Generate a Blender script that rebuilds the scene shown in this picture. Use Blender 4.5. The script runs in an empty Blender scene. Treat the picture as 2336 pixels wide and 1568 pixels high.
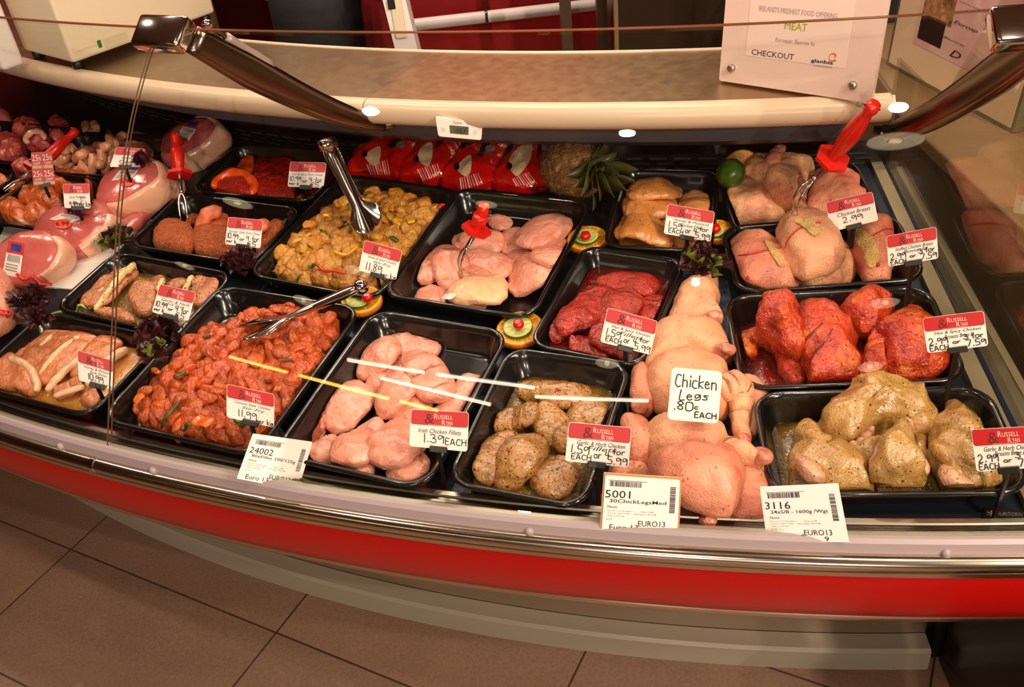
import bpy, bmesh, math, random
import numpy as np
from mathutils import Vector, Matrix, noise
random.seed(7); rng = np.random.default_rng(7)
SC = bpy.context.scene; COL = SC.collection
# ------------------------------------------------------------------ camera
IW, IH = 2336, 1568
FPX = 2116.68; PITCH = math.radians(35.66); ROLL = math.radians(-6.38); HC = 1.54
_cp, _sp, _cr, _sr = math.cos(PITCH), math.sin(PITCH), math.cos(ROLL), math.sin(ROLL)
_right = np.array([1, 0, 0.]); FWD = np.array([0, _cp, -_sp]); _up = np.array([0, _sp, _cp])
RR = _cr*_right + _sr*_up; UU = -_sr*_right + _cr*_up
EYE = np.array([0, 0, HC])
cam_d = bpy.data.cameras.new('camera'); cam = bpy.data.objects.new('camera', cam_d); COL.objects.link(cam)
cam_d.sensor_fit = 'HORIZONTAL'; cam_d.sensor_width = 36; cam_d.lens = FPX/IW*36
cam_d.clip_start = .02; cam_d.clip_end = 60
m4 = Matrix.Identity(4)
for i in range(3):
    m4[i][0] = RR[i]; m4[i][1] = UU[i]; m4[i][2] = -FWD[i]; m4[i][3] = EYE[i]
cam.matrix_world = m4
SC.camera = cam
# ------------------------------------------------------------------ world, exposure
W = bpy.data.worlds.new('world'); SC.world = W; W.use_nodes = True
W.node_tree.nodes['Background'].inputs[0].default_value = (1.0, .66, .42, 1)
W.node_tree.nodes['Background'].inputs[1].default_value = .12
SC.view_settings.view_transform = 'Standard'; SC.view_settings.look = 'None'
SC.view_settings.gamma = 1; SC.view_settings.use_curve_mapping = False
SC.view_settings.exposure = -0.68
WARM = (1.0, .80, .64)
def lamp(name, kind, loc, energy, color=WARM, size=.1, aim=None, size_y=None, spot=None, blend=.5, parent=None):
    d = bpy.data.lights.new(name, kind); d.energy = energy; d.color = color
    if kind == 'AREA':
        d.size = size
        if size_y: d.shape = 'RECTANGLE'; d.size_y = size_y
    else:
        d.shadow_soft_size = size
    if kind == 'SPOT': d.spot_size = math.radians(spot or 70); d.spot_blend = blend
    o = bpy.data.objects.new(name, d); COL.objects.link(o)
    o.location = loc
    if aim is not None:
        o.rotation_euler = (Vector(aim)-Vector(loc)).to_track_quat('-Z', 'Y').to_euler()
    return o
# halogen display lamps in the ceiling: the display ones stand where the glass mirrors them
CEIL = 2.7
HALO = [(-.21, .25), (-1.17, .81), (.821, .241)]
for x, y in HALO:
    lamp('halogen_lamp', 'SPOT', (x, y, CEIL-.03), 56, size=.032, aim=(x*.55+.05, 1.25, .7), spot=75, blend=.6)
for x, y, e in [(-2.0, 2.35, 50), (-1.35, 2.2, 52), (-.75, 2.1, 52), (-.15, 2.05, 52), (.4, 2.0, 52), (.95, 1.9, 52)]:
    lamp('glint_fill_spot', 'SPOT', (x, y, CEIL-.03), e, size=.03, aim=(x*.75+.02, y-.75, .7), spot=70, blend=.7)  # spots added for glints on the food, beyond what the glass mirrors
for x, y, e in [(1.55, .25, 170), (1.7, -.75, 200), (1.9, -2.0, 150)]:
    lamp('floor_fill_spot', 'SPOT', (x, y, CEIL-.04), e, color=(1, .8, .62), size=.05, aim=(x*.55, y+.4, 0), spot=120, blend=.8)  # added spots that brighten the floor, set where the glass shows no reflection
# fill spots behind the viewer, aimed at the counter; all but the first added
for x, y, e, tx, z in [(-.469, -2.193, 120, -.1, 2.65), (1.75, -1.3, 230, .2, 2.65), (2.3, -2.8, 330, -.3, 2.65), (-1.9, -6.7, 700, -.7, 2.25), (.2, -6.7, 620, .1, 2.25)]:
    lamp('front_fill_spot', 'SPOT', (x, y, z), e, color=(1, .82, .68), size=.03, aim=(tx, 1.4, .75), spot=46, blend=.8)
lamp('back_fill_area', 'AREA', (-.3, 3.2, CEIL-.02), 70, size=2.0, size_y=.5, aim=(-.3, 3.2, 0))  # added area light to lift the background behind the worktop
# ------------------------------------------------------------------ picture <-> place
CX, CY = 1.07, 4.55                                    # centre of the curved counter
def ray(px, py): return (px-IW/2)/FPX*RR - (py-IH/2)/FPX*UU + FWD
def atz(px, py, z):
    d = ray(px, py); return EYE + d*(z-HC)/d[2]
def radius(x, y): return np.hypot(x-CX, y-CY)
def zdeck(x, y): return .615 + (3.81-radius(x, y))*.12
def cyl(R, a, z): return np.array([CX+R*math.sin(a), CY-R*math.cos(a), z])
def azim(p): return math.atan2(p[0]-CX, CY-p[1])
def deck_at(px, py, h=0.):
    z = .66
    for _ in range(30):
        p = atz(px, py, z); z = float(zdeck(p[0], p[1]))+h
    return atz(px, py, z)
# height map of everything lying on the deck
GX0, GY0, GS = -1.7, .6, .005
GNX, GNY = 540, 460
_gx, _gy = np.meshgrid(GX0+GS*np.arange(GNX), GY0+GS*np.arange(GNY), indexing='ij')
HM = zdeck(_gx, _gy)
def hm(x, y):
    i = np.clip(((np.asarray(x)-GX0)/GS+.5).astype(int), 0, GNX-1); j = np.clip(((np.asarray(y)-GY0)/GS+.5).astype(int), 0, GNY-1)
    return HM[i, j]
def hm_add(V):
    i = ((V[:, 0]-GX0)/GS+.5).astype(int); j = ((V[:, 1]-GY0)/GS+.5).astype(int)
    for di in (0, 1, -1):
        for dj in (0, 1, -1):
            if abs(di)+abs(dj) > 1: continue
            a = i+di; b = j+dj; ok = (a >= 0) & (a < GNX) & (b >= 0) & (b < GNY)
            np.maximum.at(HM, (a[ok], b[ok]), V[ok, 2])
_T = np.linspace(.5, 3.2, 2200)
def hit(px, py, off=0.):
    d = ray(px, py); P = EYE+_T[:, None]*d
    s = P[:, 2]-hm(P[:, 0], P[:, 1])-off
    k = np.where((s <= 0) & (P[:, 1] > .55))[0]
    return P[k[0]] if len(k) else deck_at(px, py, off)
# ------------------------------------------------------------------ objects
WL = {}
def put(name, V, F, mat, parent=None, smooth=True, tint=None):
    V = np.asarray(V, float)
    if parent is None: org = np.array([V[:, 0].mean(), V[:, 1].mean(), V[:, 2].min()])
    else: org = WL[parent]
    me = bpy.data.meshes.new(name)
    me.from_pydata([tuple(v) for v in (V-org)], [], [tuple(int(i) for i in f) for f in F]); me.update()
    if smooth: me.polygons.foreach_set('use_smooth', [True]*len(me.polygons))
    if mat is not None: me.materials.append(mat)
    if tint is not None:
        at = me.color_attributes.new('tint', 'FLOAT_COLOR', 'POINT')
        at.data.foreach_set('color', np.c_[tint, np.ones(len(tint))].astype(np.float32).ravel())
    o = bpy.data.objects.new(name, me); COL.objects.link(o)
    if parent is None: o.location = org
    else: o.parent = parent
    WL[o] = org
    return o
def tag(o, label=None, cat=None, group=None, kind=None):
    if label: o['label'] = label
    if cat: o['category'] = cat
    if group: o['group'] = group
    if kind: o['kind'] = kind
    return o
def thing(name, label, cat, loc, group=None):
    o = bpy.data.objects.new(name, None); COL.objects.link(o); o.location = tuple(loc); o.empty_display_size = .02
    WL[o] = np.asarray(loc, float)
    return tag(o, label, cat, group)
def copy_at(o, loc, label=None, group=None, rotz=0):
    r = o.copy(); COL.objects.link(r); r.location = tuple(loc); r.rotation_euler = (0, 0, rotz)
    if label: r['label'] = label
    if group: r['group'] = group
    for ch in list(o.children):
        c2 = ch.copy(); COL.objects.link(c2); c2.parent = r
        for g in list(ch.children):
            d2 = g.copy(); COL.objects.link(d2); d2.parent = c2
    return r
class MB:
    def __init__(s): s.V = []; s.F = []; s.n = 0
    def add(s, V, F):
        V = np.asarray(V, float); s.V.append(V); s.F += [[i+s.n for i in f] for f in F]; s.n += len(V); return s
    def put(s, name, mat, parent=None, smooth=True, tint=None):
        return put(name, np.concatenate(s.V), s.F, mat, parent, smooth, tint)
def nrm(v):
    v = np.asarray(v, float); return v/(np.linalg.norm(v, axis=-1, keepdims=True)+1e-12)
def box(c, s, R=None, bev=0.):
    c = np.asarray(c, float); s = np.asarray(s, float)/2
    b = min(bev, s.min()*.95)
    if b <= 0:
        V = np.array([[x, y, z] for x in (-1, 1) for y in (-1, 1) for z in (-1, 1)], float)*s
        F = [(0, 1, 3, 2), (4, 6, 7, 5), (0, 4, 5, 1), (2, 3, 7, 6), (0, 2, 6, 4), (1, 5, 7, 3)]
    else:
        bm = bmesh.new(); bmesh.ops.create_cube(bm, size=2)
        for v in bm.verts: v.co = Vector((v.co.x*s[0], v.co.y*s[1], v.co.z*s[2]))
        bmesh.ops.bevel(bm, geom=list(bm.edges), offset=b, segments=3, profile=.5, affect='EDGES')
        bm.verts.index_update()
        V = np.array([v.co[:] for v in bm.verts]); F = [[v.index for v in f.verts] for f in bm.faces]; bm.free()
    if R is not None: V = V @ np.asarray(R).T
    return V+c, F
def loft(S, side, up, Wd, Th, n=20, p=2.0, under=1.0, cap=True):
    """cross sections along spine S; half widths Wd along side, half thickness Th along up"""
    S = np.asarray(S, float); N = len(S); a = np.linspace(0, 2*math.pi, n, endpoint=False)
    ca = np.sign(np.cos(a))*np.abs(np.cos(a))**(2/p); sa = np.sign(np.sin(a))*np.abs(np.sin(a))**(2/p)
    sa = np.where(sa < 0, sa*under, sa)
    V = (S[:, None, :]+(np.asarray(Wd)[:, None]*ca)[:, :, None]*np.asarray(side)[:, None, :]
         + (np.asarray(Th)[:, None]*sa)[:, :, None]*np.asarray(up)[:, None, :]).reshape(-1, 3)
    F = [(i*n+j, i*n+(j+1) % n, (i+1)*n+(j+1) % n, (i+1)*n+j) for i in range(N-1) for j in range(n)]
    if cap:
        V = np.vstack([V, S[0], S[-1]])
        F += [(N*n, (j+1) % n, j) for j in range(n)] + [(N*n+1, (N-1)*n+j, (N-1)*n+(j+1) % n) for j in range(n)]
    return V, F
def tube(S, r, n=12, cap=True):
    S = np.asarray(S, float); T = nrm(np.gradient(S, axis=0))
    ref = np.array([0, 0, 1.]) if abs(T[0][2]) < .9 else np.array([1., 0, 0])
    sd = []; u = nrm(np.cross(ref, T[0]))
    for t in T:
        u = nrm(u-t*(u@t)); sd.append(u)
    sd = np.array(sd); up = np.cross(T, sd)
    r = np.broadcast_to(r, (len(S),)) if np.ndim(r) == 0 else np.asarray(r)
    return loft(S, sd, up, r, r, n, cap=cap)
def bez(P, n):
    P = [np.asarray(p, float) for p in P]; t = np.linspace(0, 1, n)[:, None]
    if len(P) == 2: return P[0]*(1-t)+P[1]*t
    if len(P) == 3: return P[0]*(1-t)**2+2*P[1]*t*(1-t)+P[2]*t*t
    return P[0]*(1-t)**3+3*P[1]*t*(1-t)**2+3*P[2]*t*t*(1-t)+P[3]*t**3
def catmull(P, n, closed=False):
    P = np.asarray(P, float); m = len(P); out = []
    seg = m if closed else m-1
    for s in range(seg):
        if closed: a, b, c, d = P[(s-1) % m], P[s], P[(s+1) % m], P[(s+2) % m]
        else: a, b, c, d = P[max(s-1, 0)], P[s], P[s+1], P[min(s+2, m-1)]
        k = max(1, n//seg)
        for i in range(k):
            t = i/k
            out.append(.5*(2*b+(c-a)*t+(2*a-5*b+4*c-d)*t*t+(3*b-a-3*c+d)*t**3))
    if not closed: out.append(P[-1])
    return np.array(out)
def sweep(profile, a0, a1, n, closed=True, caps=True):
    """(R, z) profile swept round the counter centre between two azimuths (radians)"""
    m = len(profile); V = np.array([cyl(R, a, z) for a in np.linspace(a0, a1, n) for R, z in profile])
    F = [(i*m+j, (i+1)*m+j, (i+1)*m+(j+1) % m, i*m+(j+1) % m) for i in range(n-1) for j in range(m if closed else m-1)]
    if closed and caps: F += [tuple(range(m)), tuple((n-1)*m+j for j in reversed(range(m)))]
    return V, F
def circ(R, z, r, n=14): return [(R+r*math.cos(2*math.pi*k/n), z+r*math.sin(2*math.pi*k/n)) for k in range(n)]
def rot_to(z, x=None):
    z = nrm(z); x = np.array([1., 0, 0]) if x is None else np.asarray(x, float)
    if abs(z@nrm(x)) > .97: x = np.array([0, 1., 0])
    x = nrm(x-z*(x@z)); return np.column_stack([x, np.cross(z, x), z])
def lathe(prof, origin, axis, n=28, x=None, cap=True):
    """profile (r, h) turned round an axis"""
    R = rot_to(axis, x); m = len(prof)
    V = np.array([[r*math.cos(t), r*math.sin(t), h] for r, h in prof for t in np.linspace(0, 2*math.pi, n, endpoint=False)])@R.T+origin
    F = [(i*n+j, i*n+(j+1) % n, (i+1)*n+(j+1) % n, (i+1)*n+j) for i in range(m-1) for j in range(n)]
    if cap: F += [tuple(reversed(range(n))), tuple((m-1)*n+j for j in range(n))]
    return V, F
def wob(V, amp, freq, seed=0., N=None):
    """push vertices about with smooth noise"""
    out = V.copy(); s = Vector((seed*3.1, seed*1.7, seed*.9))
    for i, v in enumerate(V):
        q = Vector(v)*freq+s
        d = noise.noise_vector(q)+noise.noise_vector(q*2.3)*.45
        out[i] += np.array(d[:])*amp
    return out
# ------------------------------------------------------------------ materials
def lin(c):
    if isinstance(c, str): c = tuple(int(c[i:i+2], 16) for i in (0, 2, 4))
    r = [(v/255/12.92 if v/255 <= .04045 else ((v/255+.055)/1.055)**2.4) for v in c[:3]]
    return (r[0], r[1], r[2], 1)
class NT:
    def __init__(s, name):
        s.m = bpy.data.materials.new(name); s.m.use_nodes = True; s.t = s.m.node_tree; s.b = s.t.nodes['Principled BSDF']
        s.co = None
    def n(s, kind, **kw):
        x = s.t.nodes.new(kind)
        for k, v in kw.items(): setattr(x, k, v)
        return x
    def l(s, a, b): s.t.links.new(a, b)
    def coord(s):
        if s.co is None:
            tc = s.n('ShaderNodeTexCoord'); oi = s.n('ShaderNodeObjectInfo'); ad = s.n('ShaderNodeVectorMath', operation='ADD')
            sc = s.n('ShaderNodeMath', operation='MULTIPLY'); sc.inputs[1].default_value = 7.3
            s.l(oi.outputs['Random'], sc.inputs[0]); s.l(tc.outputs['Object'], ad.inputs[0]); s.l(sc.outputs[0], ad.inputs[1]); s.co = ad.outputs[0]
        return s.co
    def noise(s, scale, detail=3, rough=.55):
        x = s.n('ShaderNodeTexNoise'); x.inputs['Scale'].default_value = scale; x.inputs['Detail'].default_value = detail; x.inputs['Roughness'].default_value = rough
        s.l(s.coord(), x.inputs['Vector']); return x.outputs['Fac']
    def ramp(s, src, stops):
        x = s.n('ShaderNodeValToRGB'); e = x.color_ramp.elements
        while len(e) < len(stops): e.new(.5)
        for el, (p, c) in zip(e, stops): el.position = p; el.color = c
        s.l(src, x.inputs[0]); return x.outputs['Color']
    def mix(s, fac, a, b, mode='MIX'):
        x = s.n('ShaderNodeMix', data_type='RGBA', blend_type=mode)
        for sock, v in ((x.inputs[0], fac), (x.inputs[6], a), (x.inputs[7], b)):
            if hasattr(v, 'is_linked'): s.l(v, sock)
            else: sock.default_value = v
        return x.outputs[2]
    def step(s, src, lo, hi):
        x = s.n('ShaderNodeMapRange'); x.inputs[1].default_value = lo; x.inputs[2].default_value = hi; s.l(src, x.inputs[0]); return x.outputs[0]
    def set(s, **kw):
        for k, v in kw.items():
            i = s.b.inputs[k.replace('_', ' ')]
            if hasattr(v, 'is_linked'): s.l(v, i)
            else: i.default_value = v
        return s
    def bump(s, src, strength, dist):
        x = s.n('ShaderNodeBump'); x.inputs['Strength'].default_value = strength; x.inputs['Distance'].default_value = dist
        s.l(src, x.inputs['Height']); s.l(x.outputs[0], s.b.inputs['Normal']); s.l(x.outputs[0], s.b.inputs['Coat Normal']); return s
def plain(name, c, rough=.5, metal=0., coat=0., var=None, vs=20, bump=None, emit=0.):
    k = NT(name); col = lin(c)
    if var: col = k.mix(k.noise(vs), col, lin(var))
    k.set(Base_Color=col, Roughness=rough, Metallic=metal, Coat_Weight=coat, Coat_Roughness=.08)
    if bump: k.bump(k.noise(bump[0]), bump[1], bump[2])
    if emit: k.set(Emission_Color=lin(c), Emission_Strength=emit)
    return k.m
def meat(name, c1, c2, c3=None, vs=28, rough=.32, coat=.6, bump=(70, .5, .006), specks=(), fine=(360, .3), sss=.0, tint=False, blotch=None):
    """wet flesh: two or three tones mixed by noise, optional specks of herb or spice"""
    k = NT(name); f = k.noise(vs, 4)
    st = [(.3, lin(c1)), (.62, lin(c2))] + ([(.78, lin(c3))] if c3 else [])
    col = k.ramp(f, st)
    if blotch: col = k.mix(k.step(k.noise(blotch[1], 5, .65), .52, .70), col, lin(blotch[0]))
    if tint:
        at = k.n('ShaderNodeAttribute', attribute_name='tint'); col = k.mix(1., col, at.outputs['Color'], 'MULTIPLY')
    for sc, scale, amt in specks:
        wn = k.n('ShaderNodeTexNoise'); wn.inputs['Scale'].default_value = scale*.9; k.l(k.coord(), wn.inputs['Vector']); wv = k.n('ShaderNodeVectorMath', operation='SCALE'); wv.inputs[3].default_value = 1.1/scale; k.l(wn.outputs['Color'], wv.inputs[0])
        wa = k.n('ShaderNodeVectorMath', operation='ADD'); k.l(k.coord(), wa.inputs[0]); k.l(wv.outputs[0], wa.inputs[1])
        v = k.n('ShaderNodeTexVoronoi', feature='F1'); v.inputs['Scale'].default_value = scale; v.inputs['Randomness'].default_value = 1
        k.l(wa.outputs[0], v.inputs['Vector'])
        # keep only some of the cells, and vary the speck size by cell
        sep = k.n('ShaderNodeSeparateColor'); k.l(v.outputs['Color'], sep.inputs[0])
        thr = k.n('ShaderNodeMath', operation='MULTIPLY'); thr.inputs[1].default_value = amt; k.l(sep.outputs[0], thr.inputs[0])
        ls = k.n('ShaderNodeMath', operation='LESS_THAN'); k.l(v.outputs['Distance'], ls.inputs[0]); k.l(thr.outputs[0], ls.inputs[1])
        col = k.mix(ls.outputs[0], col, lin(sc))
    k.set(Base_Color=col, Roughness=rough, Coat_Weight=coat, Coat_Roughness=.15, Subsurface_Weight=sss)
    if sss: k.b.inputs['Subsurface Radius'].default_value = (.01, .004, .002); k.b.inputs['Subsurface Scale'].default_value = .5
    h = k.noise(bump[0], 3)
    if fine:
        h2 = k.noise(fine[0], 2); ad = k.n('ShaderNodeMath', operation='MULTIPLY_ADD'); ad.inputs[1].default_value = fine[1]; k.l(h2, ad.inputs[0]); k.l(h, ad.inputs[2]); h = ad.outputs[0]
    k.bump(h, bump[1], bump[2])
    return k.m
def glassy(name, ior=1.5, tint=(1, 1, 1, 1), rough=0.):
    k = NT(name); t = k.t; t.nodes.remove(k.b)
    tr = k.n('ShaderNodeBsdfTransparent'); tr.inputs[0].default_value = tint
    gl = k.n('ShaderNodeBsdfGlossy'); gl.inputs['Roughness'].default_value = rough
    lw = k.n('ShaderNodeLayerWeight'); lw.inputs[0].default_value = .5
    pw = k.n('ShaderNodeMath', operation='POWER'); pw.inputs[1].default_value = 5; k.l(lw.outputs['Facing'], pw.inputs[0])
    f0 = ((ior-1)/(ior+1))**2
    ma = k.n('ShaderNodeMath', operation='MULTIPLY_ADD'); ma.inputs[1].default_value = 1-f0; ma.inputs[2].default_value = f0; k.l(pw.outputs[0], ma.inputs[0])
    mx = k.n('ShaderNodeMixShader'); k.l(ma.outputs[0], mx.inputs[0]); k.l(tr.outputs[0], mx.inputs[1]); k.l(gl.outputs[0], mx.inputs[2])
    k.l(mx.outputs[0], t.nodes['Material Output'].inputs[0]); return k.m
def brushed(name, c, rough=.3, stretch=(2, 2, 60)):
    k = NT(name); tc = k.n('ShaderNodeTexCoord'); mp = k.n('ShaderNodeMapping'); mp.inputs['Scale'].default_value = stretch
    k.l(tc.outputs['Object'], mp.inputs[0]); x = k.n('ShaderNodeTexNoise'); x.inputs['Scale'].default_value = 6; x.inputs['Detail'].default_value = 4
    k.l(mp.outputs[0], x.inputs['Vector']); r = k.n('ShaderNodeMapRange'); r.inputs[3].default_value = rough*.8; r.inputs[4].default_value = rough*1.25; k.l(x.outputs['Fac'], r.inputs[0])
    k.set(Base_Color=lin(c), Metallic=1., Roughness=r.outputs[0]); return k.m
M_CHROME = plain('chrome', (214, 208, 200), .09, 1)
M_GOLDCH = brushed('polished_rail', (205, 190, 170), .16)
M_STEEL = brushed('brushed_steel', (190, 180, 165), .34)
M_DSTEEL = brushed('dark_steel', (120, 112, 102), .22)
M_RED = plain('red_panel', (168, 10, 5), .3, 0, .12)
M_RED.node_tree.nodes['Principled BSDF'].inputs['Specular IOR Level'].default_value = .25
M_WHITE = plain('white_plastic', (232, 222, 214), .38)
M_CREAM = plain('cream_plastic', (226, 208, 176), .42)
M_BLACK = plain('black_plastic', (14, 12, 11), .35)
M_TRAY = plain('black_melamine', (13, 12, 11), .2, 0, .5)
M_GRILL = plain('black_grille', (12, 11, 11), .3, 0, .3)
M_SLOT = plain('slot_lip', (120, 112, 104), .3, .6)
M_DECK = plain('deck_steel', (44, 54, 66), .3, .75)
M_SHEET = plain('blue_sheet', (58, 74, 96), .5)
M_DUCT = plain('grey_duct', (74, 72, 78), .4)
M_GLASS = glassy('clear_glass', 1.48, (.975, .985, .97, 1))
M_GEDGE = plain('glass_edge', (96, 62, 36), .15, 0, .5)
M_CARD = plain('white_card', (240, 230, 222), .45)
M_CRED = plain('card_red', (192, 16, 24), .4)
M_INK = plain('black_ink', (22, 18, 20), .6)
M_GINK = plain('grey_ink', (120, 112, 108), .6)
M_AMP = plain('dark_red_ink', (104, 14, 20), .6)
M_CWHITE = plain('white_ink', (240, 214, 200), .6)
# ================================================================== the room
def struct(name, V, F, mat, smooth=False):
    o = put(name, V, F, mat, smooth=smooth); o['kind'] = 'structure'; return o
def slab_box(name, lo, hi, mat):
    lo = np.array(lo, float); hi = np.array(hi, float); return struct(name, *box((lo+hi)/2, hi-lo), mat)
k = NT('floor_tiles'); tc = k.n('ShaderNodeTexCoord'); mp = k.n('ShaderNodeMapping', vector_type='TEXTURE')
ty = math.radians(-30.02); u0, w0 = .113, .192
mp.inputs['Rotation'].default_value = (0, 0, ty)
mp.inputs['Location'].default_value = (u0*math.cos(ty)-w0*math.sin(ty), u0*math.sin(ty)+w0*math.cos(ty), 0)
geo = k.n('ShaderNodeNewGeometry'); k.l(geo.outputs['Position'], mp.inputs[0])
br = k.n('ShaderNodeTexBrick'); br.offset = 0; br.squash = 1
br.inputs['Scale'].default_value = 1; br.inputs['Brick Width'].default_value = .6; br.inputs['Row Height'].default_value = .3
br.inputs['Mortar Size'].default_value = .0022; br.inputs['Mortar Smooth'].default_value = .1; br.inputs['Bias'].default_value = 0
br.inputs['Color1'].default_value = lin((150, 116, 92)); br.inputs['Color2'].default_value = lin((134, 106, 86)); br.inputs['Mortar'].default_value = lin((38, 31, 26))
k.l(mp.outputs[0], br.inputs['Vector'])
nz = k.noise(3.2, 5, .6); nf = k.noise(160, 2)
col = k.mix(k.step(nz, .3, .75), br.outputs['Color'], lin((104, 82, 66)), 'MIX')
mul = k.mix(.55, br.outputs['Color'], col)
gr = k.ramp(nf, [(.3, (.82, .82, .82, 1)), (.7, (1.1, 1.1, 1.1, 1))]); mul = k.mix(1., mul, gr, 'MULTIPLY')
# a few pale scuffs
sc_ = k.noise(14, 2, .4); mul = k.mix(k.step(sc_, .74, .82), mul, lin((150, 132, 118)))
k.set(Base_Color=mul, Roughness=.42); k.bump(nf, .08, .002); M_FLOOR = k.m
slab_box('floor', (-9, -7, -.1), (4, 5.2, 0), M_FLOOR)
M_CEIL = plain('ceiling_paint', (150, 128, 104), .8); M_BEIGE = plain('beige_wall', (176, 140, 100), .7)
M_REDW = plain('red_wall_paint', (170, 16, 12), .45, var=(140, 12, 10), vs=3)
slab_box('ceiling', (-9, -7, CEIL), (4, 5.2, CEIL+.1), M_CEIL)
slab_box('wall_back', (-9, 3.62, 0), (4, 3.72, CEIL), M_REDW)
slab_box('wall_right', (3.0, -7, 0), (3.1, 3.62, CEIL), M_BEIGE)
slab_box('wall_left', (-8.9, -7, 0), (-8.8, 3.62, CEIL), M_BEIGE)
slab_box('wall_front', (-8.8, -6.9, 0), (3.0, -6.8, CEIL), M_BEIGE)
# ================================================================== the counter
rad = math.radians
A0, A1 = rad(-58), rad(-6.1)
ctr = thing('display_counter', 'long curved butcher display counter with red front panel and chrome rails', 'display counter', (CX-3.58*math.sin(rad(28)), CY-3.58*math.cos(rad(28)), 0))
def cpart(name, prof, mat, a0=A0, a1=A1, n=90, parent=ctr, smooth=True, closed=True):
    o = put(name, *sweep(prof, a0, a1, n, closed), mat, parent, smooth)
    if smooth:
        o.data.set_sharp_from_angle(angle=rad(35))
    return o
M_KICK = brushed('kick_steel', (214, 200, 182), .2)
cpart('kick_panel', [(3.545, .0), (3.545, .5), (3.40, .5), (3.40, 0)], M_KICK)
M_TRIM = plain('kick_trim_plastic', (140, 130, 112), .35)
cpart('kick_trim', [(3.586, 0), (3.584, .046), (3.578, .052), (3.546, .053), (3.546, 0)], M_TRIM)
cpart('front_panel', [(3.81, .455), (3.838, .48), (3.858, .52), (3.866, .56), (3.868, .60), (3.862, .622), (3.80, .622), (3.55, .50), (3.55, .455)], M_RED)
cpart('lower_rail', circ(3.815, .462, .0135)[:], M_GOLDCH)
cpart('lower_rail_lip', [(3.824, .474), (3.832, .481), (3.836, .479), (3.829, .470)], M_GOLDCH)
ur = cpart('upper_rail', circ(3.868, .622, .0125), M_GOLDCH)
cpart('upper_rail_lip', [(3.872, .600), (3.878, .606), (3.878, .613), (3.870, .613)], M_GOLDCH)
jp = azim(atz(228, 1055, .62)); cpart('rail_joint', circ(3.868, .622, .0138), M_CHROME, jp-.0012, jp+.0012, 3, ur)
sill = cpart('front_sill', [(3.866, .630), (3.862, .648), (3.857, .652), (3.852, .652), (3.852, .60), (3.866, .60)], plain('sill_plastic', (150, 134, 134), .4))
for px, py in ((148, 1008), (360, 1060), (1205, 1222), (2160, 1262)):
    a = azim(atz(px, py, .638)); p = cyl(3.866, a, .637)
    put('sill_knob', *lathe([(.0001, .004), (.005, .003), (.0062, -.002), (.0062, -.006)], p, (math.sin(a), -math.cos(a), .2), 12), bpy.data.materials['sill_plastic'], sill)
cpart('sill_ledge', [(3.852, .6505), (3.843, .6495), (3.843, .62), (3.852, .62)], plain('sill_steel', (190, 184, 160), .3, .5))
for i, (ra, rb, zt) in enumerate([(3.843, 3.836, .644), (3.8355, 3.829, .641), (3.8285, 3.822, .638), (3.8215, 3.811, .640)]):
    cpart('ledge_groove', [(ra, zt-.002), (ra-.0015, zt), (rb+.0015, zt), (rb, zt-.002), (rb, .60), (ra, .60)], M_DSTEEL if i != 3 else M_STEEL)
cpart('deck', [(3.81, .615), (3.60, .615+.21*.12), (2.95, .615+.86*.12), (2.95, .55), (3.81, .55)], M_DECK, n=120)
bp = cpart('back_grille', [(2.972, .68), (2.974, .755), (2.94, .755), (2.94, .68)], M_GRILL)
cpart('back_mirror', [(2.974, .755), (2.978, .806), (2.94, .806), (2.94, .755)], plain('mirror_steel', (150, 130, 112), .12, 1), A0, rad(-7.9))
cpart('air_duct', [(2.979, .806), (3.06, .812), (3.12, .846), (3.128, .87), (3.12, .928), (2.94, .928), (2.94, .806)], M_DUCT, A0, rad(-8.1))
sl = MB(); lp = MB(); row = 0
for zz in (.747, .7365, .726, .7155):
    a = A0+rad(.25*(row % 2)); row += 1; Rz = 2.972+(zz-.68)/.075*.002
    while a < rad(-7.2):
        w = rad(.62)
        sl.add(*sweep([(Rz+.0006, zz-.0016), (Rz+.0006, zz+.0016), (Rz-.002, zz+.0016), (Rz-.002, zz-.0016)], a, a+w, 4))
        lp.add(*sweep([(Rz+.0012, zz-.0025), (Rz+.0012, zz-.0016), (Rz-.002, zz-.0016), (Rz-.002, zz-.0025)], a, a+w, 4))
        a += rad(.9)
sl.put('air_slots', plain('slot_dark', (3, 3, 3), .7), bp, False); lp.put('slot_lips', M_SLOT, bp, False)
# end wall of the counter at the right: steel post strip on the deck and the end glass
def radial(a, pts, th):
    """flat panel in a radial plane at azimuth a: (R, z) outline, thickness th"""
    t = np.array([math.cos(a), math.sin(a), 0])*th/2; n = len(pts)
    V = np.array([cyl(R, a, z)-t for R, z in pts]+[cyl(R, a, z)+t for R, z in pts])
    return V, [tuple(range(n)), tuple(range(2*n-1, n-1, -1))]+[(i, i+n, (i+1) % n+n, (i+1) % n) for i in range(n)]
AE = rad(-6.35)
M_OLIVE = plain('olive_steel', (150, 136, 108), .35, .4)
cpart('end_strip', [(3.80, .618), (3.80, .628), (2.95, .727), (2.95, .70)], M_OLIVE, rad(-6.75), AE, 4)
GPROF = [(3.849, .651), (3.846, .66), (3.803, .738), (3.748, .837), (3.677, .96), (3.613, 1.048), (3.56, 1.105), (3.514, 1.147), (3.492, 1.164)]
endg = put('end_glass', *radial(AE+rad(.12), [(3.84, .64)]+[(R-.01, z) for R, z in GPROF[1:]]+[(3.33, 1.13), (3.22, .97), (3.2, .93), (2.96, .92), (2.96, .70)], .006), glassy('end_glass', 1.95, (.93, .93, .88, 1)), ctr, False)
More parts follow.
